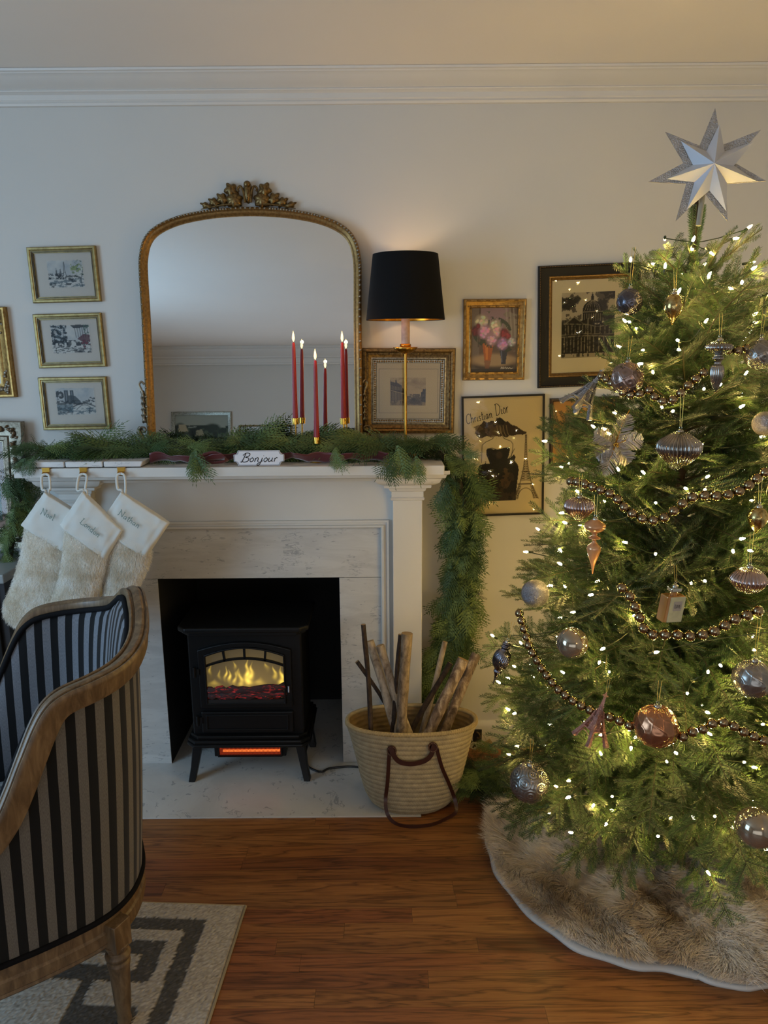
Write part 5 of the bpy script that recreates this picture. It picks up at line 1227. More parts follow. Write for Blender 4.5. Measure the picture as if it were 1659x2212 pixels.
# ------------------------------------------------------------------ sticks and logs standing in the basket
def bark(name, a, b, c_, rough=.85, sc=60):
    t = NT(name); v = t.coord('Object', (1, 1, .45), 5.0); n = t.noise(v, sc, 5, .65, .4); t.l(t.ramp(n.outputs[0], [(.34, srgb(a)), (.5, srgb(b)), (.64, srgb(c_))]), t.b.inputs['Base Color']); t.set(Roughness=rough); t.bump(n.outputs[0], .6, .003); return t.m
bk_dark = bark('bark_dark', '#1f1713', '#33271f', '#4a3a2e'); bk_mid = bark('bark_grey', '#574a3a', '#7f6e59', '#9c8a72'); bk_birch = bark('bark_birch', '#75624e', '#aa9a84', '#c4b59d', sc=35); bk_spot = bark('bark_spotted', '#42342a', '#7c6a5a', '#b8a792', sc=34)
endm = plain('cut_wood', '#9b7f58', .8, var=.15, vscale=60)
logs = [('thin dark straight stick, tallest at the left of the basket', (786, 1349), (803, 1587), 5.2, 2.42, 2.40, bk_dark),
 ('dark twig poking out leftmost over the basket rim', (770, 1429), (821, 1500), 4.6, 2.50, 2.50, bk_dark),
 ('peeling brown log leaning left beside the thin stick', (799, 1385), (850, 1560), 9.5, 2.50, 2.44, bk_birch),
 ('pale birch log leaning left, crossing behind the upright log', (819, 1394), (880, 1575), 9.0, 2.47, 2.43, bk_birch),
 ('upright grey brown log at the middle of the basket', (878, 1368), (867, 1589), 11.5, 2.41, 2.39, bk_mid),
 ('slim dark stick just behind the upright grey log', (866, 1370), (846, 1586), 5.0, 2.455, 2.425, bk_dark),
 ('thin pale stick behind the dark stick under the cedar', (963, 1386), (925, 1530), 6.2, 2.57, 2.52, bk_birch),
 ('dark slanting stick between pale stick and spotted log', (972, 1432), (892, 1572), 6.2, 2.53, 2.47, bk_dark),
 ('thick spotted brown log leaning right out of the basket', (1000, 1424), (926, 1587), 12.5, 2.47, 2.42, bk_spot),
 ('spotted grey log leaning furthest right towards the tree', (1029, 1412), (968, 1560), 11.0, 2.56, 2.47, bk_spot)]
for i, (lab, tp, bt, rp_, Yt, Yb, mt) in enumerate(logs):
    a, b = P(*tp, Y=Yt), P(*bt, Y=Yb); d_ = (b - a); e = a + d_ * ((.03 - a.z) / d_.z)
    lim = .088 if rp_ > 8 else .10
    e.x = max(bc.x - lim, min(bc.x + lim, e.x)); e.y = max(bc.y - .055, min(bc.y + .055, e.y))
    rad = rp_ / 1600 * 2.62; r = random.Random(i); n = 16; ph = r.uniform(0, 6)
    # bent so that it passes through the seen point at the rim
    tt = (b.z - a.z) / (e.z - a.z)
    pts = []
    for k in range(n + 1):
        u = k / n; p = a.lerp(b, u / tt) if u < tt else b.lerp(e, (u - tt) / (1 - tt)); pts.append(p + Vector((.0022 * math.sin(u * 9 + ph), .002 * math.cos(u * 7 + ph), 0)))
    m = MB(); m.tube(pts, [rad * (1 + .05 * math.sin(k * 1.3 + ph)) for k in range(n + 1)], 14)
    for vi in range(len(m.v)): s_ = 1 + .05 * math.sin(vi * 2.7 + ph); 
    m.m = [0] * (len(m.f) - 2) + [1, 1]
    tag(m.build('log' if rad > .013 else 'stick', [mt, endm], origin=e, smooth=50), lab, 'log' if rad > .013 else 'stick', 'wood standing in the straw basket')
    # part position = its foot in the basket

# ------------------------------------------------------------------ plug and tags by the wall
o_ = P(1031, 1588, Y=2.835); pt = thing('plug_adapter', 'black plug adapter on the wall low behind the straw basket', 'plug', (o_.x, 2.849, o_.z))
m = MB(); m.bb(-.019, .019, -.018, 0, -.03, .028); m.build('housing', plain('black_plastic', (.012, .012, .012), .4), pt, bevel=.003)
m = MB(); m.tube(spline([(0, -.018, -.008), (0, -.035, -.004), (.008, -.04, .006), (.004, -.036, .018), (-.004, -.024, .02)], 5), .003, 8); m.build('plug', plain('brown_plastic', '#5b4326', .4), pt, smooth='all')
for lab, px, py, w_, h_, ang, c_ in (('small white paper tag with a dark emblem beside the plug', 1024, 1612, .03, .03, .55, '#b9b4a6'), ('larger printed cream paper tag leaning beneath the tree edge', 1057, 1609, .034, .048, -.6, '#a8956c')):
    p = P(px, py, Y=2.79); t = thing('paper_tag', lab, 'tag', (p.x, 2.79, p.z), (.1, ang, 0))
    m = MB(); m.bb(-w_ / 2, w_ / 2, -.0006, .0006, -h_ / 2, h_ / 2); m.build('card', plain('tag_paper', c_, .8), t)
    m = MB()
    if w_ < .032:
        for k in range(3): q = k * 2.1; m.ball((.004 * math.cos(q), -.0008, .003 + .004 * math.sin(q)), .004, 8, 4, (1, .1, 1))
        m.bb(-.004, .004, -.0012, -.0006, -.008, -.004)
    else:
        for k in range(7): m.bb(-.013, .013 - (k % 3) * .004, -.0012, -.0006, -.018 + k * .0055, -.0172 + k * .0055)
    m.build('print', plain('tag_ink', '#2a2620', .8), t)
    m = MB(); m.tube(spline([(0, 0, h_ / 2), (.004, .004, h_ / 2 + .03), (-.01, .01, h_ / 2 + .055)], 4), .0006, 4); m.build('string', plain('tag_string', '#6d6148', .8), t)
# ------------------------------------------------------------------ rug
ra = math.radians(-3.2); rc = P(529, 1961, Z=0); RW, RL = 1.5, 1.15
rug = thing('rug', 'light grey rug with dark charcoal square key pattern under the chair', 'rug', (rc.x, rc.y, .0), (0, 0, ra))
# local: -x to the left, -y towards the viewer, origin at the far right corner
stp = .0055; nx, ny = int(RW / stp), int(RL / stp)
X, Y_ = np.meshgrid(-np.linspace(0, RW, nx), -np.linspace(0, RL, ny)); rr = np.random.RandomState(4)
U, Vv = -X, -Y_
U2 = U + rr.normal(0, .0012, U.shape); V2 = Vv + rr.normal(0, .0012, U.shape)
dark = np.zeros_like(U, bool)
def rc_(a, b, c_, d, v): dark[(U2 > a) & (U2 < b) & (V2 > c_) & (V2 < d)] = v
for ox in (0, .66):
    for oy in (0, .50):
        a, b = .098 + ox, .062 + oy
        rc_(a, a + .60, b, b + .46, True); rc_(a + .052, a + .548, b + .045, b + .415, False); rc_(a + .09, a + .51, b + .085, b + .375, True)
        rc_(a + .145, a + .45, b + .135, b + .175, False); rc_(a + .145, a + .19, b + .135, b + .19, False); rc_(a + .125, a + .24, b + .225, b + .30, False)
        rc_(a + .05, a + .14, b + .225, b + .30, False); rc_(a + .27, a + .51, b + .225, b + .415, False)
col = np.where(dark[..., None], np.array(srgb('#47443f')), np.array(srgb('#a39b8e'))) * (1 + rr.normal(0, .16, U.shape)[..., None]) * np.where(dark & (rr.rand(*U.shape) < .1), 1.7, 1)[..., None]
H = .008 + .0022 * rr.rand(*U.shape) + np.where(dark, 0, .002); H[0] = H[-1] = .001; H[:, 0] = H[:, -1] = .001
m = MB(); m.v = list(zip(X.ravel().tolist(), Y_.ravel().tolist(), H.ravel().tolist())); idx = np.arange(nx * ny).reshape(ny, nx)
m.f = np.stack([idx[:-1, :-1], idx[1:, :-1], idx[1:, 1:], idx[:-1, 1:]], -1).reshape(-1, 4).tolist(); m.m = [0] * len(m.f)
rm = paint_mat('rug_pile', .95); m.build('pile', rm, rug, col=np.clip(col, 0, 1).reshape(-1, 3))
m = MB()
m.tube([(0.002, .001, .005), (.002, -RL, .005)], .0045, 6); m.tube([(.002, .001, .005), (-RW, .001, .005)], .0035, 6); m.build('bound_edge', plain('rug_binding', '#9d9484', .9), rug, smooth='all')

# ------------------------------------------------------------------ armchair
CB = Vector((-.658, 1.806, .0)); FV = Vector((-.879, -.477, 0)).normalized(); NV = Vector((FV.y * -1, FV.x, 0)) * -1   # NV: towards the viewer's side
NV = Vector((.477, -.879, 0)).normalized()
ch = thing('armchair', 'carved wood armchair in black and grey striped fabric, seen from behind', 'chair', CB)
plan = [(0, 0, 1.045), (.003, .045, 1.038), (.008, .09, 1.015), (.022, .14, .985), (.05, .195, .968), (.09, .238, .957), (.14, .265, .95), (.2, .28, .94), (.235, .286, .918), (.26, .29, .882), (.29, .294, .82), (.32, .297, .755), (.35, .30, .70), (.39, .303, .655), (.45, .308, .628), (.52, .31, .612), (.60, .31, .60)]
full = [Vector((f, -n, z)) for f, n, z in plan[:0:-1]] + [Vector(plan[0])] + [Vector(p) for p in plan[1:]]
cv = spline(full, 5)                   # (forward, near+, height)
def loc(f, n, z): return FV * f + NV * n + Vector((0, 0, z))
ftop = [loc(p.x, p.y, p.z) for p in cv]
arcs = [0.0]
for a, b in zip(cv[:-1], cv[1:]): arcs.append(arcs[-1] + math.hypot(a.x - b.x, a.y - b.y))
def onrm(i):                           # outward normal in plan
    a, b = cv[max(i - 1, 0)], cv[min(i + 1, len(cv) - 1)]; t = Vector((b.x - a.x, b.y - a.y)).normalized()
    return FV * (t.y * -1) + NV * (t.x) if False else (FV * -t.y + NV * t.x)
ctr = Vector((.3, 0)); outs = []
for i, p in enumerate(cv):
    o = onrm(i); side = FV * (p.x - .3) + NV * p.y
    if o.dot(side) < 0: o = -o
    outs.append(o.normalized())
wood = NT('weathered_oak'); v_ = wood.coord('Object', (14, 14, 3.0)); n1 = wood.noise(v_, 4, 5, .6, .8)
wood.l(wood.ramp(n1.outputs[0], [(.3, srgb('#4b3b28')), (.5, srgb('#675239')), (.7, srgb('#806a4d'))]), wood.b.inputs['Base Color']); wood.set(Roughness=.42); wood.bump(n1.outputs[0], .2, .001); W = wood.m
sec = [(-.004, -.030), (-.007, -.008), (-.005, .001), (-.001, .003), (.002, .001), (.003, -.0035), (.006, -.0035), (.008, .001), (.016, .004), (.024, .0045), (.029, .002), (.030, -.0035), (.033, -.0035), (.034, .0), (.0375, .0), (.040, -.005), (.040, -.012), (.037, -.018), (.034, -.044), (.030, -.052), (.012, -.052), (-.004, -.044)]
rows = []
for i, p in enumerate(ftop):
    t = (ftop[min(i + 1, len(ftop) - 1)] - ftop[max(i - 1, 0)]).normalized(); o = outs[i]; o = (o - t * o.dot(t)).normalized(); u = o.cross(t)
    if u.z < 0: u = -u
    rows.append([p + o * a + u * b for a, b in sec] + [p + o * sec[0][0] + u * sec[0][1]])
m = MB(); m.grid(rows); n = len(sec); m.f.append(tuple(range(n))[::-1]); m.m.append(0); b0 = (len(rows) - 1) * (n + 1); m.f.append(tuple(b0 + k for k in range(n))); m.m.append(0)
m.build('top_rail', W, ch, smooth=28, recalc=True)
ZL = .30
def lower(i, z, off):
    """point of the shell below the rail at arc index i"""
    p = cv[i]; k = max(0, min(1, (1.0 - z) / .7)); f = p.x + .042 * k * (1 - min(1, p.x / .6)); n_ = p.y * (1 - .055 * k); bulge = .006 * math.sin(PI * k)
    return FV * f + NV * n_ + outs[i] * (off + bulge) + Vector((0, 0, z))
def stripes(name, light, darkc, per, duty, ph=0.0):
    t = NT(name); uv = t.n('ShaderNodeUVMap'); sx_ = t.n('ShaderNodeSeparateXYZ'); t.l(uv.outputs[0], sx_.inputs[0])
    vec = t.coord('Object', (1, 1, 1)); wob = t.noise(vec, 2.5, 2)
    u = t.math('ADD', sx_.outputs[0], t.math('MULTIPLY', wob.outputs[0], .006))
    fr = t.math('FRACT', t.math('ADD', t.math('DIVIDE', u, per), ph)); k = t.math('LESS_THAN', fr, duty)
    wv = t.noise(t.coord('UV', (900, 160, 1)), 1.0, 2); lt = t.ramp(wv.outputs[0], [(.3, tuple(x * .72 for x in srgb(light))), (.7, tuple(min(1, x * 1.25) for x in srgb(light)))])
    t.l(t.mix(k, srgb(darkc), lt), t.b.inputs['Base Color']); t.set(Roughness=.85, Sheen_Weight=.15, Specular_IOR_Level=.2); t.bump(wv.outputs[0], .15, .0008); return t.m
strip_m = stripes('striped_fabric', '#625e58', '#050608', .043, .5)
NS = len(cv); rows, uv = [], []; K = 22
for i in range(NS):
    zt_ = cv[i].z - .046
    for k in range(K + 1):
        z = ZL + .028 + (zt_ - ZL - .028) * k / K; rows.append(lower(i, z, .012)); uv.append((arcs[i], z))
m = MB(); m.grid([rows[i * (K + 1):(i + 1) * (K + 1)] for i in range(NS)]); m.build('outer_upholstery', strip_m, ch, uv=uv, smooth='all')
rows, uv = [], []
for i in range(NS):
    zt_ = cv[i].z - .020
    for k in range(K + 1):
        q = k / K; z = .42 + (zt_ - .42) * q; puff = .05 * math.sin(PI * q) ** .5 * (.35 + .65 * max(0, 1 - abs(cv[i].y) / .33)) + .006
        rows.append(lower(i, z, -puff)); uv.append((arcs[i] * (1.0) + .0, z))
m = MB(); m.grid([rows[i * (K + 1):(i + 1) * (K + 1)] for i in range(NS)]); m.build('inner_upholstery', stripes('striped_fabric_daylit', '#6c6f75', '#050608', .043, .5, .3), ch, uv=uv, smooth='all')  # same fabric as outside, window light put into its bluer, paler stripes
pip = plain('black_piping', (.004, .004, .005), .85, Specular_IOR_Level=.15)
m = MB(); m.tube([lower(i, cv[i].z - .050, .016) for i in range(NS)], .0065, 6); m.tube([lower(i, ZL + .034, .014) for i in range(NS)], .0075, 6); m.tube([lower(i, cv[i].z - .022, -.010) for i in range(NS)], .0085, 6); m.build('piping', pip, ch, smooth='all')
# seat rail
sec2 = [(-.012, -.052), (.012, -.052), (.016, -.046), (.014, -.040), (.019, -.034), (.019, -.008), (.014, -.003), (.012, .028), (-.012, .028)]
cyc = [(lower(i, ZL, 0), outs[i]) for i in range(NS)]
front = [(loc(.6 + .03 * math.sin(PI * k / 8), .293 - .586 * k / 8, ZL), FV.copy()) for k in range(1, 8)]
cyc = cyc + front; rows = [[p + o * a + Vector((0, 0, b)) for a, b in sec2 + [sec2[0]]] for p, o in cyc + [cyc[0]]]
m = MB(); m.grid(rows); m.build('seat_rail', W, ch, smooth=35, recalc=True)
# seat cushion
m = MB(); ring = [lower(i, .36, -.03) for i in range(0, NS, 3)]; ring.append(lower(NS - 1, .36, -.03)); ring += [loc(.62, .2, .36), loc(.63, 0, .36), loc(.62, -.2, .36)]
c0 = loc(.32, 0, 0); rows = []
for sc_, z in ((.9, .325), (1.0, .35), (1.02, .40), (1.0, .45), (.93, .475), (.6, .495), (.05, .50)): rows.append([Vector((c0.x + (p.x - c0.x) * sc_, c0.y + (p.y - c0.y) * sc_, z)) for p in ring + [ring[0]]])
m.grid(rows); uvs = [((Vector(v) - c0).dot(NV), (Vector(v) - c0).dot(FV)) for v in m.v]; m.build('seat_cushion', strip_m, ch, uv=uvs, smooth=60, recalc=True)
# arm posts and legs
for s_ in (-1, 1):
    m = MB(); m.tube(spline([loc(.595, s_ * .315, .585), loc(.60, s_ * .318, .53), loc(.56, s_ * .315, .46), loc(.55, s_ * .31, .40), loc(.585, s_ * .298, .33)], 5), .02, 10); m.build('arm_post', W, ch, smooth='all')
leg_prof = [(.014, .0), (.018, .012), (.016, .03), (.019, .05), (.025, .165), (.0285, .185), (.023, .192), (.029, .198), (.031, .206), (.027, .213), (.022, .217), (.024, .222), (.028, .23), (.028, .236)]
for f, n_ in ((.132, .250), (.132, -.250), (.565, .283), (.565, -.283)):
    c_ = loc(f, n_, .0115); m = MB(); m.lathe(leg_prof, 20, c_, ridge=0)
    R_ = Matrix.Rotation(math.atan2(FV.y, FV.x) + (.6 if n_ * (f - .3) < 0 else -.6) * (1 if f < .3 else 0), 3, 'Z'); m.box((c_.x, c_.y, .276), (.050, .050, .074), R_)
    m.build('leg', W, ch, smooth=40, bevel=.002)

# ------------------------------------------------------------------ fur tree skirt
sk = thing('tree_skirt', 'pale shaggy faux fur tree skirt with a satin lining edge', 'tree skirt', (.88, 2.12, 0))
edge = [P(x, y, Z=.0) for x, y in ((1072, 1705), (1058, 1790), (1062, 1850), (1100, 1925), (1180, 2005), (1270, 2060), (1380, 2090), (1470, 2100), (1530, 2125), (1600, 2140), (1659, 2135))]
edge = edge + [Vector((1.18, 1.66, 0)), Vector((1.36, 1.82, 0)), Vector((1.46, 2.05, 0)), Vector((1.46, 2.3, 0)), Vector((1.32, 2.52, 0)), Vector((1.1, 2.66, 0)), Vector((.85, 2.70, 0)), Vector((.6, 2.66, 0))]
es = spline(edge, 8, closed=True); ce = Vector((.90, 2.16, 0)); NR = 26
def skz(u, q, e):
    """height of the draped fur at radius fraction u, angle q"""
    fold = .5 + .5 * math.sin(q * 5 + 2.2 * math.sin(q * 2 + 1) + u * 5.0); fold2 = .5 + .5 * math.sin(q * 9 - u * 8 + 1.3)
    return .008 + .05 * (1 - u) ** .8 + (.062 * fold + .030 * fold2) * math.sin(PI * min(1, u * .96)) ** .8
rows = []
for i in range(NR + 1):
    u = .04 + .96 * i / NR; row = []
    for k, e in enumerate(es + [es[0]]):
        q = math.atan2(e.y - ce.y, e.x - ce.x); p = ce + (e - ce) * u; p.z = skz(u, q, e); row.append(p)
    rows.append(row)
m = MB(); m.grid(rows); m.f = [f[::-1] for f in m.f]
cen_z = np.mean([Vector(v).z for v in m.v]); 
nrm = (Vector(m.v[m.f[0][1]]) - Vector(m.v[m.f[0][0]])).cross(Vector(m.v[m.f[0][2]]) - Vector(m.v[m.f[0][0]]))
if nrm.z < 0: m.f = [f[::-1] for f in m.f]
m.build('backing', plain('skirt_backing', '#cdc1ae', .9), sk, world=True, smooth='all')
def flow(p, N):
    d = p - np.array([ce.x, ce.y, 0]); d[:, 2] = 0; d /= np.linalg.norm(d, axis=1)[:, None] + 1e-9
    q = np.arctan2(d[:, 1], d[:, 0]); sw = np.stack([-d[:, 1], d[:, 0], np.zeros(len(d))], 1) * np.sin(p[:, 0] * 17 + p[:, 1] * 13)[:, None] * .8
    cl = np.stack([np.sin(p[:, 0] * 61 + p[:, 1] * 35), np.sin(p[:, 1] * 67 - p[:, 0] * 41), np.zeros(len(p))], 1) * .45
    return d * .8 + sw + cl
def front_only(c_, n_):
    rad = np.hypot(c_[:, 0] - ce.x, c_[:, 1] - ce.y); return np.where(c_[:, 1] < 2.35, 1.0, .3) * np.where(c_[:, 0] < 1.2, 1.0, .3)
fu = fur(m, 90000, .042, .0010, flow, 9, .17, clamp=.003, mask=front_only)
fu.build('fur', furmat('skirt_fur', ('#b5a48c', '#e6dac6', '#f6f0e6'), 7), sk, world=True, kind='stuff')
m = MB(); n_ = len(es); hem = []
rows = []
for i in range(n_ + 1):
    e = es[i % n_]; o = (e - ce).normalized(); w_ = (.012 + .004 * math.sin(i * .7)) * (1 if e.x < .82 else .25)
    rows.append([e - o * .02 + Vector((0, 0, .010)), e - o * .004 + Vector((0, 0, .013)), e + o * w_ * .6 + Vector((0, 0, .008)), e + o * w_ + Vector((0, 0, .001)), e - o * .02 + Vector((0, 0, .0005))])
m.grid(rows); m.build('lining_hem', plain('skirt_satin', '#c9c3ba', .6), sk, world=True, smooth='all', recalc=True)
# ------------------------------------------------------------------ Christmas tree
TB = Vector((.885, 2.10, 0)); TT = Vector((.812, 2.035, 1.99))
def axis(z): return TB.lerp(TT, z / TT.z)
def trad(z): return float(np.interp(z, [.28, .45, .7, 1.0, 1.3, 1.55, 1.75, 1.88, 1.97], [.50, .585, .575, .505, .41, .31, .205, .12, .05]))
tree = thing('christmas_tree', 'tall dark green fir Christmas tree standing right of the fireplace', 'christmas tree', TB)
fir_t = NT('fir_needle'); oi = fir_t.n('ShaderNodeObjectInfo'); nz = fir_t.noise(fir_t.coord('Object'), 20, 2)
f_ = fir_t.math('ADD', fir_t.math('MULTIPLY', oi.outputs['Random'], .5), fir_t.math('MULTIPLY', nz.outputs[0], .6))
fir_t.l(fir_t.ramp(f_, [(.15, srgb('#22341c')), (.55, srgb('#354b27')), (.95, srgb('#506a36'))]), fir_t.b.inputs['Base Color']); fir_t.set(Roughness=.5, Specular_IOR_Level=.35)
tw_m = plain('fir_twig', '#3c3a20', .8)
def needle(vs, fs, p, d, L, w, up):
    s_ = d.cross(up)
    if s_.length < 1e-6: return
    s_ = s_.normalized() * w; k = len(vs); a = p + d * L * .45
    vs += [p, a - s_, p + d * L, a + s_]; fs.append((k, k + 1, k + 2, k + 3))
def twig(vs, fs, tv, p0, d, L, r, up):
    n = int(L / .0029); side = d.cross(up).normalized(); nm = side.cross(d).normalized()
    e = p0 + d * L; tv.append((p0, e))
    for i in range(n):
        t = (i + .5) / n; p = p0 + d * (L * t) - up * (.10 * L * t * t * 0)
        ln = .0145 * (1.0 if t < .8 else 1.0 - (t - .8) * 2.2) * r.uniform(.85, 1.15)
        for s_ in (-1, 1):
            dd = (d * .62 + side * s_ * r.uniform(.75, 1.0) + nm * r.uniform(-.12, .38)).normalized(); needle(vs, fs, p, dd, ln, .00098, nm)
        if i % 2 == 0: dd = (d * .85 + side * r.uniform(-.5, .5) + nm * .75).normalized(); needle(vs, fs, p, dd, ln * .8, .0009, side)
def fir_branch(L, seed):
    r = random.Random(seed); vs, fs, tv = [], [], []; X = Vector((1, 0, 0)); up = Vector((0, 0, 1))
    sp_ = .034; x = L * .16 if L > .25 else .02; k = 0
    curve = lambda x_: Vector((x_, 0, -.10 * x_ * x_ / max(L, .1)))
    while x < L - .03:
        rest = L - x; tl = min(.40 * rest + .045, .15) * r.uniform(.8, 1.15) * (.62 if L < .15 else 1)
        for s_ in (-1, 1):
            a = math.radians(r.uniform(42, 58)); d = Vector((math.cos(a), s_ * math.sin(a), r.uniform(-.42, .30))).normalized()
            p = curve(x + r.uniform(-.006, .006)); twig(vs, fs, tv, p, d, tl, r, up)
            if tl > .085:
                for q_, s2 in ((.40, 1), (.62, -1)):
                    a2 = math.radians(38) * s2; d2 = Vector((d.x * math.cos(a2) - d.y * math.sin(a2), d.x * math.sin(a2) + d.y * math.cos(a2), d.z + r.uniform(-.1, .15))).normalized()
                    twig(vs, fs, tv, p + d * tl * q_, d2, tl * .46, r, up)
        x += sp_ * r.uniform(.85, 1.2); k += 1
    n = 6
    for i in range(n):
        a, b = curve(L * i / n), curve(L * (i + 1) / n)
        if i >= 1: twig(vs, fs, tv, a, (b - a).normalized(), (b - a).length * 1.02, r, up)
    m = MB(); m.add(vs, fs); m.cur = 1
    m.tube([curve(L * i / n) for i in range(n + 1)], [.0042 - .0032 * i / n for i in range(n + 1)], 5)
    for a, b in tv: m.tube([a, b], [.0012, .0006], 3, cap=False)
    return m
lens = [.09, .13, .20, .28, .36, .45, .54]
srcs = {}
for L in lens:
    for v_i in range(2): srcs.setdefault(L, []).append(fir_branch(L, int(L * 1000) + v_i).build('branch', [fir_t.m, tw_m]))
m = MB(); m.tube([Vector((0, 0, .06)), (axis(1.0) - TB), (axis(2.03) - TB)], [.022, .013, .005], 10); m.build('trunk', plain('trunk_bark', '#3b2d1c', .9, var=.2), tree, smooth='all')
m = MB(); m.tube([(0, 0, .035), (0, 0, .16)], .03, 12)
for a in (0.6, 2.17, 3.74, 5.31): m.tube([(0, 0, .11), (.16 * math.cos(a), .16 * math.sin(a), .115), (.21 * math.cos(a), .21 * math.sin(a), .10)], .008, 6)
m.build('stand', plain('stand_green', '#1d2a1c', .5), tree, smooth=50)
tr = random.Random(77); NB = 296; tips = []; first = set()
zs = []
zz = np.linspace(.30, 1.875, 400); dens = np.array([trad(z) ** .75 + .12 for z in zz]); cdf = np.cumsum(dens) / dens.sum()
for i in range(NB):
    u = (i + .5) / NB; z = float(np.interp(u, cdf, zz)); zs.append(z)
for i, z in enumerate(zs):
    az = i * 2.39996 + tr.uniform(-.22, .22); R = trad(z) * tr.uniform(.86, 1.04)
    e0 = math.radians(-12 + 62 * max(0, (z - .35) / 1.6) ** 1.6 + tr.uniform(-7, 7))     # pitch upward near the top
    L = R / math.cos(e0) if z < 1.5 else R / max(.55, math.cos(e0))
    if i % 4 == 3: L *= .74
    src_L = min(lens, key=lambda l: abs(l - L)); s_ = max(.82, min(1.2, L / src_L))
    ax = axis(z - math.sin(e0) * R * .55)
    # droop a little at the tips of low branches
    d_ = Vector((math.cos(az) * math.cos(e0), math.sin(az) * math.cos(e0), math.sin(e0)))
    roll = tr.uniform(-.95, .95); x = d_; y = Vector((-math.sin(az), math.cos(az), 0)); zt2 = x.cross(y); y2 = y * math.cos(roll) + zt2 * math.sin(roll); z2 = x.cross(y2)
    Mx = Matrix.Translation(ax - TB) @ Matrix((x, y2, z2)).transposed().to_4x4() @ Matrix.Scale(s_, 4)
    end = ax + d_ * src_L * s_
    if end.x > RX - .04 or end.y > WY - .03:
        sh = min((RX - .04 - ax.x) / max(1e-6, (end.x - ax.x)) if end.x > RX - .04 else 9, (WY - .03 - ax.y) / max(1e-6, (end.y - ax.y)) if end.y > WY - .03 else 9)
        Mx = Mx @ Matrix.Scale(max(.4, sh), 4)
    src = srcs[src_L][i % 2]
    if src not in first: first.add(src); src.parent = tree; src.matrix_local = Mx
    else: link_copy(src, tree, Mx)
    tips.append((ax, d_, src_L * s_, z, y2))
for L in srcs:
    for s_ in srcs[L]:
        if s_ not in first: bpy.data.objects.remove(s_)
# short upright leader twigs at the top
vs, fs, tv = [], [], []; r = random.Random(5)
for k in range(9):
    a = k * .7; twig(vs, fs, tv, Vector((0, 0, 0)), Vector((math.cos(a) * .12, math.sin(a) * .12, 1)).normalized(), .13, r, Vector((math.sin(a), -math.cos(a), 0)))
m = MB(); m.add(vs, fs); m.cur = 1
for a, b in tv: m.tube([a, b], [.0014, .0008], 4)
o = m.build('leader', [fir_t.m, tw_m], tree); o.location = axis(1.87) - TB

# ------------------------------------------------------------------ string of lights
sl = thing('string_lights', 'string of warm white mini lights wound all over the tree', 'string lights', TB)
bulb_e = emit('mini_bulb', (1.0, .65, .19), 325.0); sock = plain('green_socket', '#1c2b18', .4)
m = MB(); m.lathe([(.0005, .0), (.0022, .002), (.0028, .006), (.0024, .011), (.0006, .015)], 8); nf = len(m.f); m.cur = 1
m.lathe([(.0012, -.013), (.003, -.012), (.0032, .0), (.0026, .003)], 8); bsrc = m.build('bulb', [bulb_e, sock], sl, smooth='all')
lr = random.Random(8); pos = []
cand = sorted(tips, key=lambda t: t[3])
for ax, d_, L, z, y2 in cand:
    front = d_.y < .35
    for q in range(2 if front else 1):
        if not front and lr.random() < .2: continue
        if front and lr.random() < .2: continue
        u = lr.uniform(.60, .97); p = ax + d_ * L * u + y2 * lr.uniform(-.35, .35) * L * (1 - u) * 1.2 + Vector((0, 0, .008)); pos.append((p, d_))
lr.shuffle(pos); pos = pos[:296]
for i, (p, d_) in enumerate(pos):
    q = Vector((d_.x + lr.uniform(-.7, .7), d_.y + lr.uniform(-.7, .7), .35 + lr.uniform(-.6, .7))).normalized()
    Mx = Matrix.Translation(p - TB) @ q.to_track_quat('Z', 'Y').to_matrix().to_4x4() @ Matrix.Scale(1.15, 4)
    if i == 0: bsrc.matrix_local = Mx
    else: link_copy(bsrc, sl, Mx)
pts = sorted([p for p, _ in pos], key=lambda p: (int(p.z / .09), math.atan2(p.y - TB.y, p.x - TB.x)))
m = MB()
for a, b in zip(pts[:-1], pts[1:]):
    if (a - b).length < .30:
        mid = (a + b) / 2; c_ = axis(mid.z); mid = c_ + (mid - c_) * .86 - Vector((0, 0, .02)); m.tube(spline([a - TB, mid - TB, b - TB], 3), .0013, 4, cap=False)
m.build('wire', sock, sl)

# ------------------------------------------------------------------ where things hang on the tree front
def on_tree(px, py, out=.02):
    d = ray(px, py); o = Vector((0, 0, EYE)); t = .9
    while t < 3.2:
        p = o + d * t; a = axis(p.z); r_ = math.hypot(p.x - a.x, p.y - a.y)
        if r_ < trad(p.z) * .93 + out: return p
        t += .004
    # beside the silhouette: keep the distance of the axis
    a = axis(1.0); return P(px, py, Y=a.y - .12)
def metal(name, c1, c2, rough=.2, sc=30, bump=0, bs=80, coat=0, met=1.0, glit=0):
    t = NT(name); v = t.coord('Object'); n = t.noise(v, sc, 3); base = t.ramp(n.outputs[0], [(.35, srgb(c1)), (.65, srgb(c2))])
    if glit:
        vo = t.n('ShaderNodeTexVoronoi'); vo.inputs['Scale'].default_value = glit; t.l(v, vo.inputs[0])
        base = t.mix(t.math('MULTIPLY', t.math('GREATER_THAN', t.math('FRACT', t.math('MULTIPLY', vo.outputs['Distance'], 7.3)), .6), .5), base, (.9, .88, .85))
        bp_ = t.n('ShaderNodeBump'); bp_.inputs['Strength'].default_value = .9; bp_.inputs['Distance'].default_value = .002; t.l(vo.outputs['Distance'], bp_.inputs['Height']); t.l(bp_.outputs[0], t.b.inputs['Normal'])
    elif bump: t.bump(t.noise(v, bs, 3).outputs[0], bump, .001)
    t.l(base, t.b.inputs['Base Color']); t.set(Metallic=met, Roughness=rough, Coat_Weight=coat); return t.m
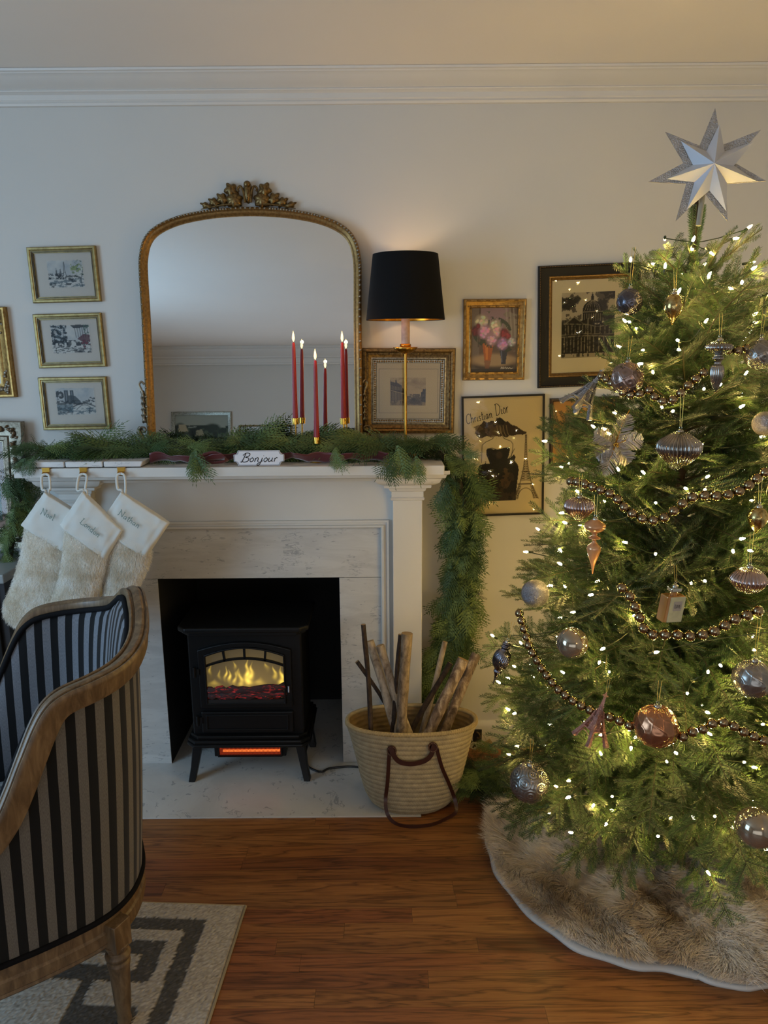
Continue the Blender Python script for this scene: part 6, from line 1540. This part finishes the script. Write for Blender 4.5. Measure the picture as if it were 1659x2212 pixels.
O = {'tinsel': metal('silver_tinsel', '#b5b0b0', '#dedad6', .3), 'backstar': metal('silver_glitter_card', '#6b6863', '#8b8782', .45, 40, glit=300, met=.5), 'silver': metal('silvered_glass', '#7d7872', '#a8a29a', .18), 'rose': metal('rose_silver_glass', '#927c72', '#b39c90', .22), 'gun': metal('smoky_mercury_glass', '#55535a', '#8a8890', .2, 60, .8, 120),
     'glit': metal('grey_glitter', '#56545a', '#7c7a80', .35, 40, glit=420), 'glitr': metal('rose_glitter', '#7b6c66', '#988a84', .35, 40, glit=420), 'champ': metal('champagne_gloss', '#8c7f6c', '#a2947e', .12, 8, coat=.5, met=.75),
     'goldm': metal('gold_mercury_glass', '#8c7648', '#c9b378', .2, 120, .5, 200), 'peach': metal('peach_gloss', '#c08a5c', '#cf9c70', .2, 10, coat=.4, met=.5), 'pink': metal('pink_silver_glass', '#a38c84', '#b9a59c', .22, 30),
     'rosegold': metal('rose_gold_glass', '#94674a', '#c2906c', .22, 60, .5, 150), 'copper': metal('copper_glitter', '#8b4636', '#b46b52', .35, 60, glit=500), 'cap': metal('ornament_cap', '#a09a8c', '#c6c0b0', .25), 'bead': metal('bead_antique_gold', '#786650', '#9a8768', .16, 20),
     'line': plain('gold_thread', '#b99a4c', .4, .6)}
et_ = NT('embossed_glass'); at_ = et_.n('ShaderNodeAttribute', attribute_name='paint'); et_.l(at_.outputs['Color'], et_.b.inputs['Base Color']); et_.set(Metallic=.85, Roughness=.24); EMB = et_.m
def hang(t, top, L=.05, dx=0.0):
    m = MB()
    for s_ in (-1, 1): m.tube([(s_ * .002, 0, top), (s_ * .004 + dx, 0.006, top + L)], .0005, 4)
    m.build('hanging_thread', O['line'], t)
def capring(t, top, r_=.007):
    m = MB(); m.lathe([(r_ * 1.1, -.004), (r_ * 1.15, 0), (r_, .0035), (r_ * .5, .006), (.0005, .0065)], 16, (0, 0, top), ridge=10, amp=.08)
    m.tube([(.003 * math.cos(a), 0, top + .009 + .0035 * math.sin(a)) for a in np.linspace(0, 2 * PI, 12, endpoint=False)], .0006, 4, closed=True); m.build('cap', O['cap'], t, smooth=50)
def orn_at(name, lab, px, py, half, cat='ornament', out=.02, rot=None):
    """centre of the ornament behind the pixel, its half height below and above"""
    c_ = on_tree(px, py, out); t = thing(name, lab, cat, c_, rot, 'ornaments on the tree'); dep = abs((CM.transposed() @ (c_ - Vector((0, 0, EYE)))).z); return t, dep / FPX
def ballorn(px, py, rp_, mat, lab, style='plain', L=.05):
    t, k = orn_at('ball_ornament', lab, px, py, rp_); r_ = rp_ * k; m = MB()
    if style == 'plain': m.ball((0, 0, 0), r_, 40, 24)
    else:
        n1, n2 = 132, 84; rows = []; rr_ = np.random.RandomState(int(px)); N = 26; ctr = []
        for i in range(N): z = 1 - 2 * (i + .5) / N; a = i * 2.39996; ctr.append((math.sqrt(1 - z * z) * math.cos(a), math.sqrt(1 - z * z) * math.sin(a), z))
        ctr = np.array(ctr)
        for i in range(n2 + 1):
            th = PI * i / n2; row = []
            for k_ in range(n1 + 1):
                q = 2 * PI * k_ / n1; d = np.array([math.sin(th) * math.cos(q), math.sin(th) * math.sin(q), math.cos(th)])
                if style == 'hex': s2 = np.sort(np.linalg.norm(ctr - d, axis=1)); e = s2[1] - s2[0]; h = .045 * math.exp(-(e / .05) ** 2) - .035 * math.exp(-(s2[0] / .12) ** 2) + (-.012 if .1 < e < .16 else 0)
                elif style == 'swirl': h = .03 * math.exp(-((abs(math.sin(3 * q + 2.2 * math.sin(3 * th)))) / .18) ** 2) + .018 * math.exp(-(abs(math.sin(6 * q) * math.sin(4 * th)) / .2) ** 2)
                else: s2 = np.sort(np.linalg.norm(ctr - d, axis=1)); h = .03 * math.cos(s2[0] * 42) * math.exp(-s2[0] * 2.2)
                row.append(Vector(d) * r_ * (1 + h))
            rows.append(row)
        m.grid(rows); cols_ = np.array([1 + (v_.length / r_ - 1) * 9 for rw in rows for v_ in rw])  # relief shading put into the colour: ridges lighter, grooves darker
    if style == 'plain': m.build('glass_ball', O[mat], t, smooth='all')
    else:
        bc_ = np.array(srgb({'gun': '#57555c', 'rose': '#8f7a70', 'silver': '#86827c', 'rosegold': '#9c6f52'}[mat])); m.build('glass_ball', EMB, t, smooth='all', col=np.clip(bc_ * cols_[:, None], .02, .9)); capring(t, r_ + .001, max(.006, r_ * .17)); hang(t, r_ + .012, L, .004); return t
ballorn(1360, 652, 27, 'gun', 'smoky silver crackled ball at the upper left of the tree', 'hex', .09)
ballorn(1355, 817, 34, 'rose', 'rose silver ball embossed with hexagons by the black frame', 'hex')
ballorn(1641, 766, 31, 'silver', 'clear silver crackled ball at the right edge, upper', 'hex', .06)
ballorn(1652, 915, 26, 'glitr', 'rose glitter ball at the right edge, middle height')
ballorn(1156, 1282, 30, 'glit', 'matt grey glitter ball at the left side of the tree')
ballorn(1236, 1389, 34, 'champ', 'smooth glossy champagne ball left of centre')
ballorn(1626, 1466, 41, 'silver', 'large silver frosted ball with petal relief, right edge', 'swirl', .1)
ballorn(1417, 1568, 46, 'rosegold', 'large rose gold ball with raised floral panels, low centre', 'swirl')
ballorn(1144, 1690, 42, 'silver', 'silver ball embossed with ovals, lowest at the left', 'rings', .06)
ballorn(1633, 1788, 43, 'champ', 'pale glossy ball at the lower right edge near skirt')
def latheorn(px, py, prof_px, mat, lab, ridge=0, amp=0.0, rot=None, name='finial_ornament', twist=0.0, L=.05):
    t, k = orn_at(name, lab, px, py, 0, rot=rot); pr_ = [(max(.0004, r_ * k), z * k) for r_, z in prof_px][::-1]
    # smooth the profile
    pr_ = [(max(.0003, v.x), v.z) for v in spline([Vector((a, 0, b)) for a, b in pr_], 4)]
    m = MB(); m.lathe(pr_, max(48, ridge * 8), ridge=ridge, amp=amp, twist=twist); m.build('glass_body', O[mat], t, smooth='all'); top = max(z for _, z in pr_); capring(t, top, .007); hang(t, top + .01, L); return t
latheorn(1455, 663, [(5, 28), (14, 22), (20, 8), (19, -6), (12, -20), (4, -32), (1, -38)], 'goldm', 'gold speckled glass drop near the top of the tree', name='drop_ornament')
latheorn(1467, 968, [(8, 36), (22, 30), (44, 14), (48, 0), (42, -14), (24, -32), (6, -44), (1, -47)], 'silver', 'large ribbed silver onion shaped ornament in the centre', 34, .10, name='onion_ornament', L=.08)
latheorn(1252, 1098, [(8, 24), (26, 18), (34, 4), (26, -10), (10, -24), (1, -30)], 'pink', 'ribbed pink silver onion ornament partly behind left branches', 30, .10, name='onion_ornament')
latheorn(1637, 1120, [(5, 26), (14, 20), (21, 4), (16, -14), (6, -28), (1, -34)], 'goldm', 'gold speckled glass drop at the right edge, mid height', name='drop_ornament')
latheorn(1617, 1252, [(6, 28), (24, 20), (38, 4), (36, -8), (22, -24), (4, -30)], 'pink', 'ribbed pale pink round ornament near the right edge', 26, .09, name='onion_ornament', L=.07)
latheorn(1550, 790, [(6, 54), (14, 50), (27, 44), (27, 34), (14, 27), (8, 22), (12, 16), (8, 10), (7, 4), (13, -2), (15, -16), (11, -34), (5, -52), (1, -58)], 'silver', 'silver ribbed finial ornament at the upper right', 22, .09)
latheorn(1283, 1180, [(6, 60), (16, 54), (23, 46), (18, 36), (7, 30), (5, 24), (14, 19), (5, 14), (6, 8), (14, 0), (15, -8), (10, -26), (4, -44), (1.5, -62)], 'peach', 'long peach glass finial ornament left of centre')
latheorn(1082, 1428, [(5, 46), (9, 42), (7, 38), (10, 34), (8, 28), (16, 20), (19, 6), (16, -10), (8, -20), (9, -25), (6, -30), (3, -38), (1, -56)], 'gun', 'smoky ribbed finial ornament leaning at the far left branch tips', 26, .10, rot=(0, .28, 0), twist=40)
# towers
def tower(px, py, H_px, wpx, mat, lab, rot):
    t, k = orn_at('tower_ornament', lab, px, py, 0, rot=rot); H, w = H_px * k, wpx * k / 2; m = MB()
    wf_ = lambda u: w * (1 - u) ** 2.1 * .95 + w * .09
    for sx_ in (-1, 1):
        for sy_ in (-1, 1):
            m.tube([(sx_ * wf_(u), sy_ * wf_(u), H * (u - .5)) for u in np.linspace(0, .62, 9)], [w * .24 * (1 - u * 1.0) for u in np.linspace(0, .62, 9)], 4)
    m.tube([(0, 0, H * (u - .5)) for u in (.27, .4, .52, .65, .8, .95, 1.0)], [wf_(u) * 1.25 + w * .02 for u in (.27, .4, .52, .65, .8, .95)] + [w * .04], 4)
    m.build('legs', O[mat], t, smooth=30)
    for u, s_ in ((.26, 1.25), (.50, 1.35), (.93, 2.0)): ww = wf_(u) * s_; m = MB(); m.bb(-ww, ww, -ww, ww, H * (u - .5) - H * .012, H * (u - .5) + H * .012); m.build('deck', O[mat], t, bevel=.0008)

    m = MB()
    for sd in range(4):
        R_ = Matrix.Rotation(sd * PI / 2, 3, 'Z')
        arc_ = [R_ @ Vector((w * .78 * math.cos(a), -wf_(.08) * .96, -H * .5 + H * .21 * math.sin(a))) for a in np.linspace(0, PI, 10)]; m.tube(arc_, w * .05, 4)
        for u0, u1 in ((.28, .38), (.38, .48), (.52, .62), (.62, .72), (.03, .12), (.12, .22)):
            a_, b_ = wf_(u0), wf_(u1)
            if u0 < .25:
                for q in (-1, 1): m.tube([R_ @ Vector((q * a_, -a_, H * (u0 - .5))), R_ @ Vector((q * b_ * .7, -b_, H * (u1 - .5)))], w * .035, 3)
                continue
            m.tube([R_ @ Vector((-a_, -a_, H * (u0 - .5))), R_ @ Vector((b_, -b_, H * (u1 - .5)))], w * .035, 3); m.tube([R_ @ Vector((a_, -a_, H * (u0 - .5))), R_ @ Vector((-b_, -b_, H * (u1 - .5)))], w * .035, 3)
    m.build('lattice', O[mat], t); hang(t, H * .5, .03)
tower(1273, 842, 108, 52, 'glit', 'silver glitter lattice tower ornament tilted beside the frames', (.25, .55, .5))
tower(1292, 1548, 118, 50, 'copper', 'copper lattice tower ornament hanging low left of centre', (.1, .24, .4))
# tinsel flower
c_ = on_tree(1328, 960, .03); t = thing('tinsel_flower', 'silver and gold tinsel poinsettia clipped left of centre', 'ornament', c_, (0, 0, 0), 'ornaments on the tree')
r = random.Random(4)
for k, (ang, L) in enumerate(((1.25, .085), (.25, .07), (-1.9, .085), (-.9, .06), (2.6, .07), (-2.6, .06))):
    m = MB(); d = Vector((math.cos(ang), -.25, math.sin(ang))).normalized(); s_ = Vector((-math.sin(ang), 0, math.cos(ang)))
    for q in range(150):
        u = r.random(); p = d * L * u; ww = .03 * math.sin(PI * min(1, u * .9 + .12)); sd = r.choice((-1, 1)); e = p + (s_ * sd * .8 + d * .6 + Vector((0, r.uniform(-.5, .3), 0))).normalized() * ww * r.uniform(.7, 1.1); m.tube([p, e], .0006, 3, cap=False)
    m.build('petal', O['tinsel'], t)
m = MB(); m.tube([(0, -.004, 0), (.012, -.008, .05), (.03, -.004, .085)], .0016, 6); m.tube([(0, -.004, 0), (-.02, -.01, -.06)], .0016, 6); m.tube([(0, -.004, 0), (.04, -.008, .018)], .0012, 6)
for q in range(9): m.ball((r.uniform(-.006, .006), -.008, r.uniform(-.006, .006)), .003, 6, 4)
m.build('gold_stamens', M['brass_bright'], t, smooth='all')
# perfume bottle
c_ = on_tree(1449, 1312, .03); t = thing('bottle_ornament', 'square glass perfume bottle ornament with a white LOVE label', 'ornament', c_, (.08, .07, .32), 'ornaments on the tree')
dep = abs((CM.transposed() @ (c_ - Vector((0, 0, EYE)))).z) / FPX; bw, bh = 24 * dep, 30 * dep
am = metal('amber_glass', '#9c6a34', '#c08a4a', .1, 6, coat=1, met=.35)
m = MB(); m.bb(-bw, bw, -.013, .013, -bh, bh); m.build('bottle', am, t, bevel=.003)
m = MB(); m.bb(-bw * .62, bw * .96, -.0142, -.0131, -bh * .96, bh * .96); lb = m.build('white_panel', plain('pearl_panel', '#b5b592', .25, var=.1, vscale=60, Metallic=0) if 0 else plain('pearl_panel', '#b9b895', .25, var=.1, vscale=60), t)
m = MB(); m.bb(-bw * .22, bw * .66, -.0148, -.0142, -bh * .1, bh * .62); m.build('label', plain('label_grey', '#97938f', .5), t)
m, _ = write('LOVE', .0085, .0005, bw * .66, 0, smooth=False); o = m.build('lettering', plain('label_ink', '#17171a', .5), t); o.location = (bw * .22, -.0151, bh * .22)
m = MB(); m.tube([(0, 0, bh), (0, 0, bh + .008)], .0085, 16); m.build('neck', am, t, smooth=40)
m = MB(); m.box((0, 0, bh + .013), (.030, .018, .010)); m.build('stopper', metal('clear_silver', '#b5b5b0', '#d0cfc8', .12), t, bevel=.0025); capring(t, bh + .020, .006); hang(t, bh + .03, .04, -.006)

# ------------------------------------------------------------------ bead garlands
def beads(lab, runs, rp_=10.5):
    t = thing('bead_garland', lab, 'bead garland', on_tree(*runs[0][len(runs[0]) // 2]), None, 'antique gold bead garlands'); src = None; m = MB()
    for run in runs:
        c3 = spline([on_tree(x, y, .012) for x, y in run], 12); sp_ = []; acc = 0; last = c3[0]; R_ = rp_ / 1600 * 1.95; step = R_ * 2.02; put = [c3[0]]
        for a, b in zip(c3[:-1], c3[1:]):
            seg = (b - a).length; pos_ = 0
            while acc + (seg - pos_) >= step: pos_ += step - acc; acc = 0; put.append(a.lerp(b, pos_ / seg) if seg else a)
            acc += seg - pos_
        m.tube([p - t.location for p in put], .0008, 4, cap=False)
        for p in put:
            Mx = Matrix.Translation(p - t.location)
            if src is None: mm = MB(); mm.ball((0, 0, 0), R_, 18, 12); src = mm.build('bead', O['bead'], t, smooth='all'); src.matrix_local = Mx
            else: link_copy(src, t, Mx)
    m.build('thread', O['line'], t)
beads('short upper swag of antique gold beads between hexagon ball and finial', [[(1300, 812), (1320, 826), (1350, 850), (1380, 852), (1403, 843), (1420, 864), (1445, 866), (1465, 856), (1480, 838), (1496, 824), (1512, 812), (1526, 799)], [(1572, 757), (1590, 758), (1608, 755), (1628, 748), (1650, 742)]], 9.5)
beads('long middle swag of antique gold beads across the tree centre', [[(1234, 1040), (1252, 1042), (1272, 1048), (1292, 1056), (1312, 1064), (1329, 1072), (1341, 1088), (1357, 1102), (1373, 1114), (1393, 1122), (1416, 1124), (1438, 1117), (1456, 1104), (1472, 1090), (1493, 1076), (1518, 1071), (1542, 1072), (1566, 1070), (1590, 1064), (1612, 1052), (1632, 1036), (1656, 1018)]])
beads('left sloping swag of antique gold beads running down to the rose gold ball', [[(1122, 1325), (1128, 1345), (1136, 1372), (1142, 1392), (1150, 1409), (1160, 1426), (1170, 1444), (1183, 1462), (1196, 1478), (1210, 1493), (1226, 1505), (1243, 1517), (1261, 1527), (1280, 1536), (1300, 1543), (1325, 1552), (1350, 1562), (1385, 1580), (1425, 1594), (1468, 1593), (1492, 1582), (1516, 1576), (1540, 1562), (1570, 1562), (1605, 1580), (1650, 1600)]], 10)
beads('lower right swag of antique gold beads beneath the perfume bottle', [[(1344, 1270), (1360, 1286), (1371, 1308), (1381, 1330), (1388, 1352), (1398, 1368), (1414, 1371), (1437, 1371), (1460, 1371), (1485, 1374), (1510, 1372), (1536, 1366), (1558, 1356), (1576, 1344), (1596, 1334), (1616, 1328), (1636, 1320), (1656, 1311)]], 11)

# ------------------------------------------------------------------ star
sc_ = P(1534, 366, Y=1.955); R0 = (P(1541, 235, Y=1.955) - sc_).length
star = thing('star_topper', 'silver seven pointed faceted star with glitter back on the tree top', 'star topper', sc_, (-.10, math.radians(3), -.26))
def star_pts(R, r_, n=7, ph=0.0):
    out = []
    for k in range(n):
        a = PI / 2 + ph + 2 * PI * k / n; out.append((R * math.cos(a), R * math.sin(a))); a += PI / n; out.append((r_ * math.cos(a), r_ * math.sin(a)))
    return out
R1 = R0 * .78
m = MB(); p_ = star_pts(R1, R1 * .455, 7, -.03); n = 14
m.add([(a + .005, -.006, b - .003) for a, b in p_] + [(.003, -.045, 0)], [(i, (i + 1) % n, n) for i in range(n)][::1] + [tuple(range(n))]); m.build('faceted_star', plain('matt_silver', '#c6c9d0', .42, .35), star, recalc=True)
m = MB(); m.prism([(a - .006, b + .002) for a, b in star_pts(R0 * 1.02, R0 * .43, 7, .0)], -.004, .0); m.build('glitter_star', O['backstar'], star, recalc=True)
m = MB(); m.tube([(-.01, .01, -.13), (-.008, .012, .0)], .0065, 12); m.build('clip_tube', plain('clear_tube', '#8d8f88', .15, .2), star, smooth=60)
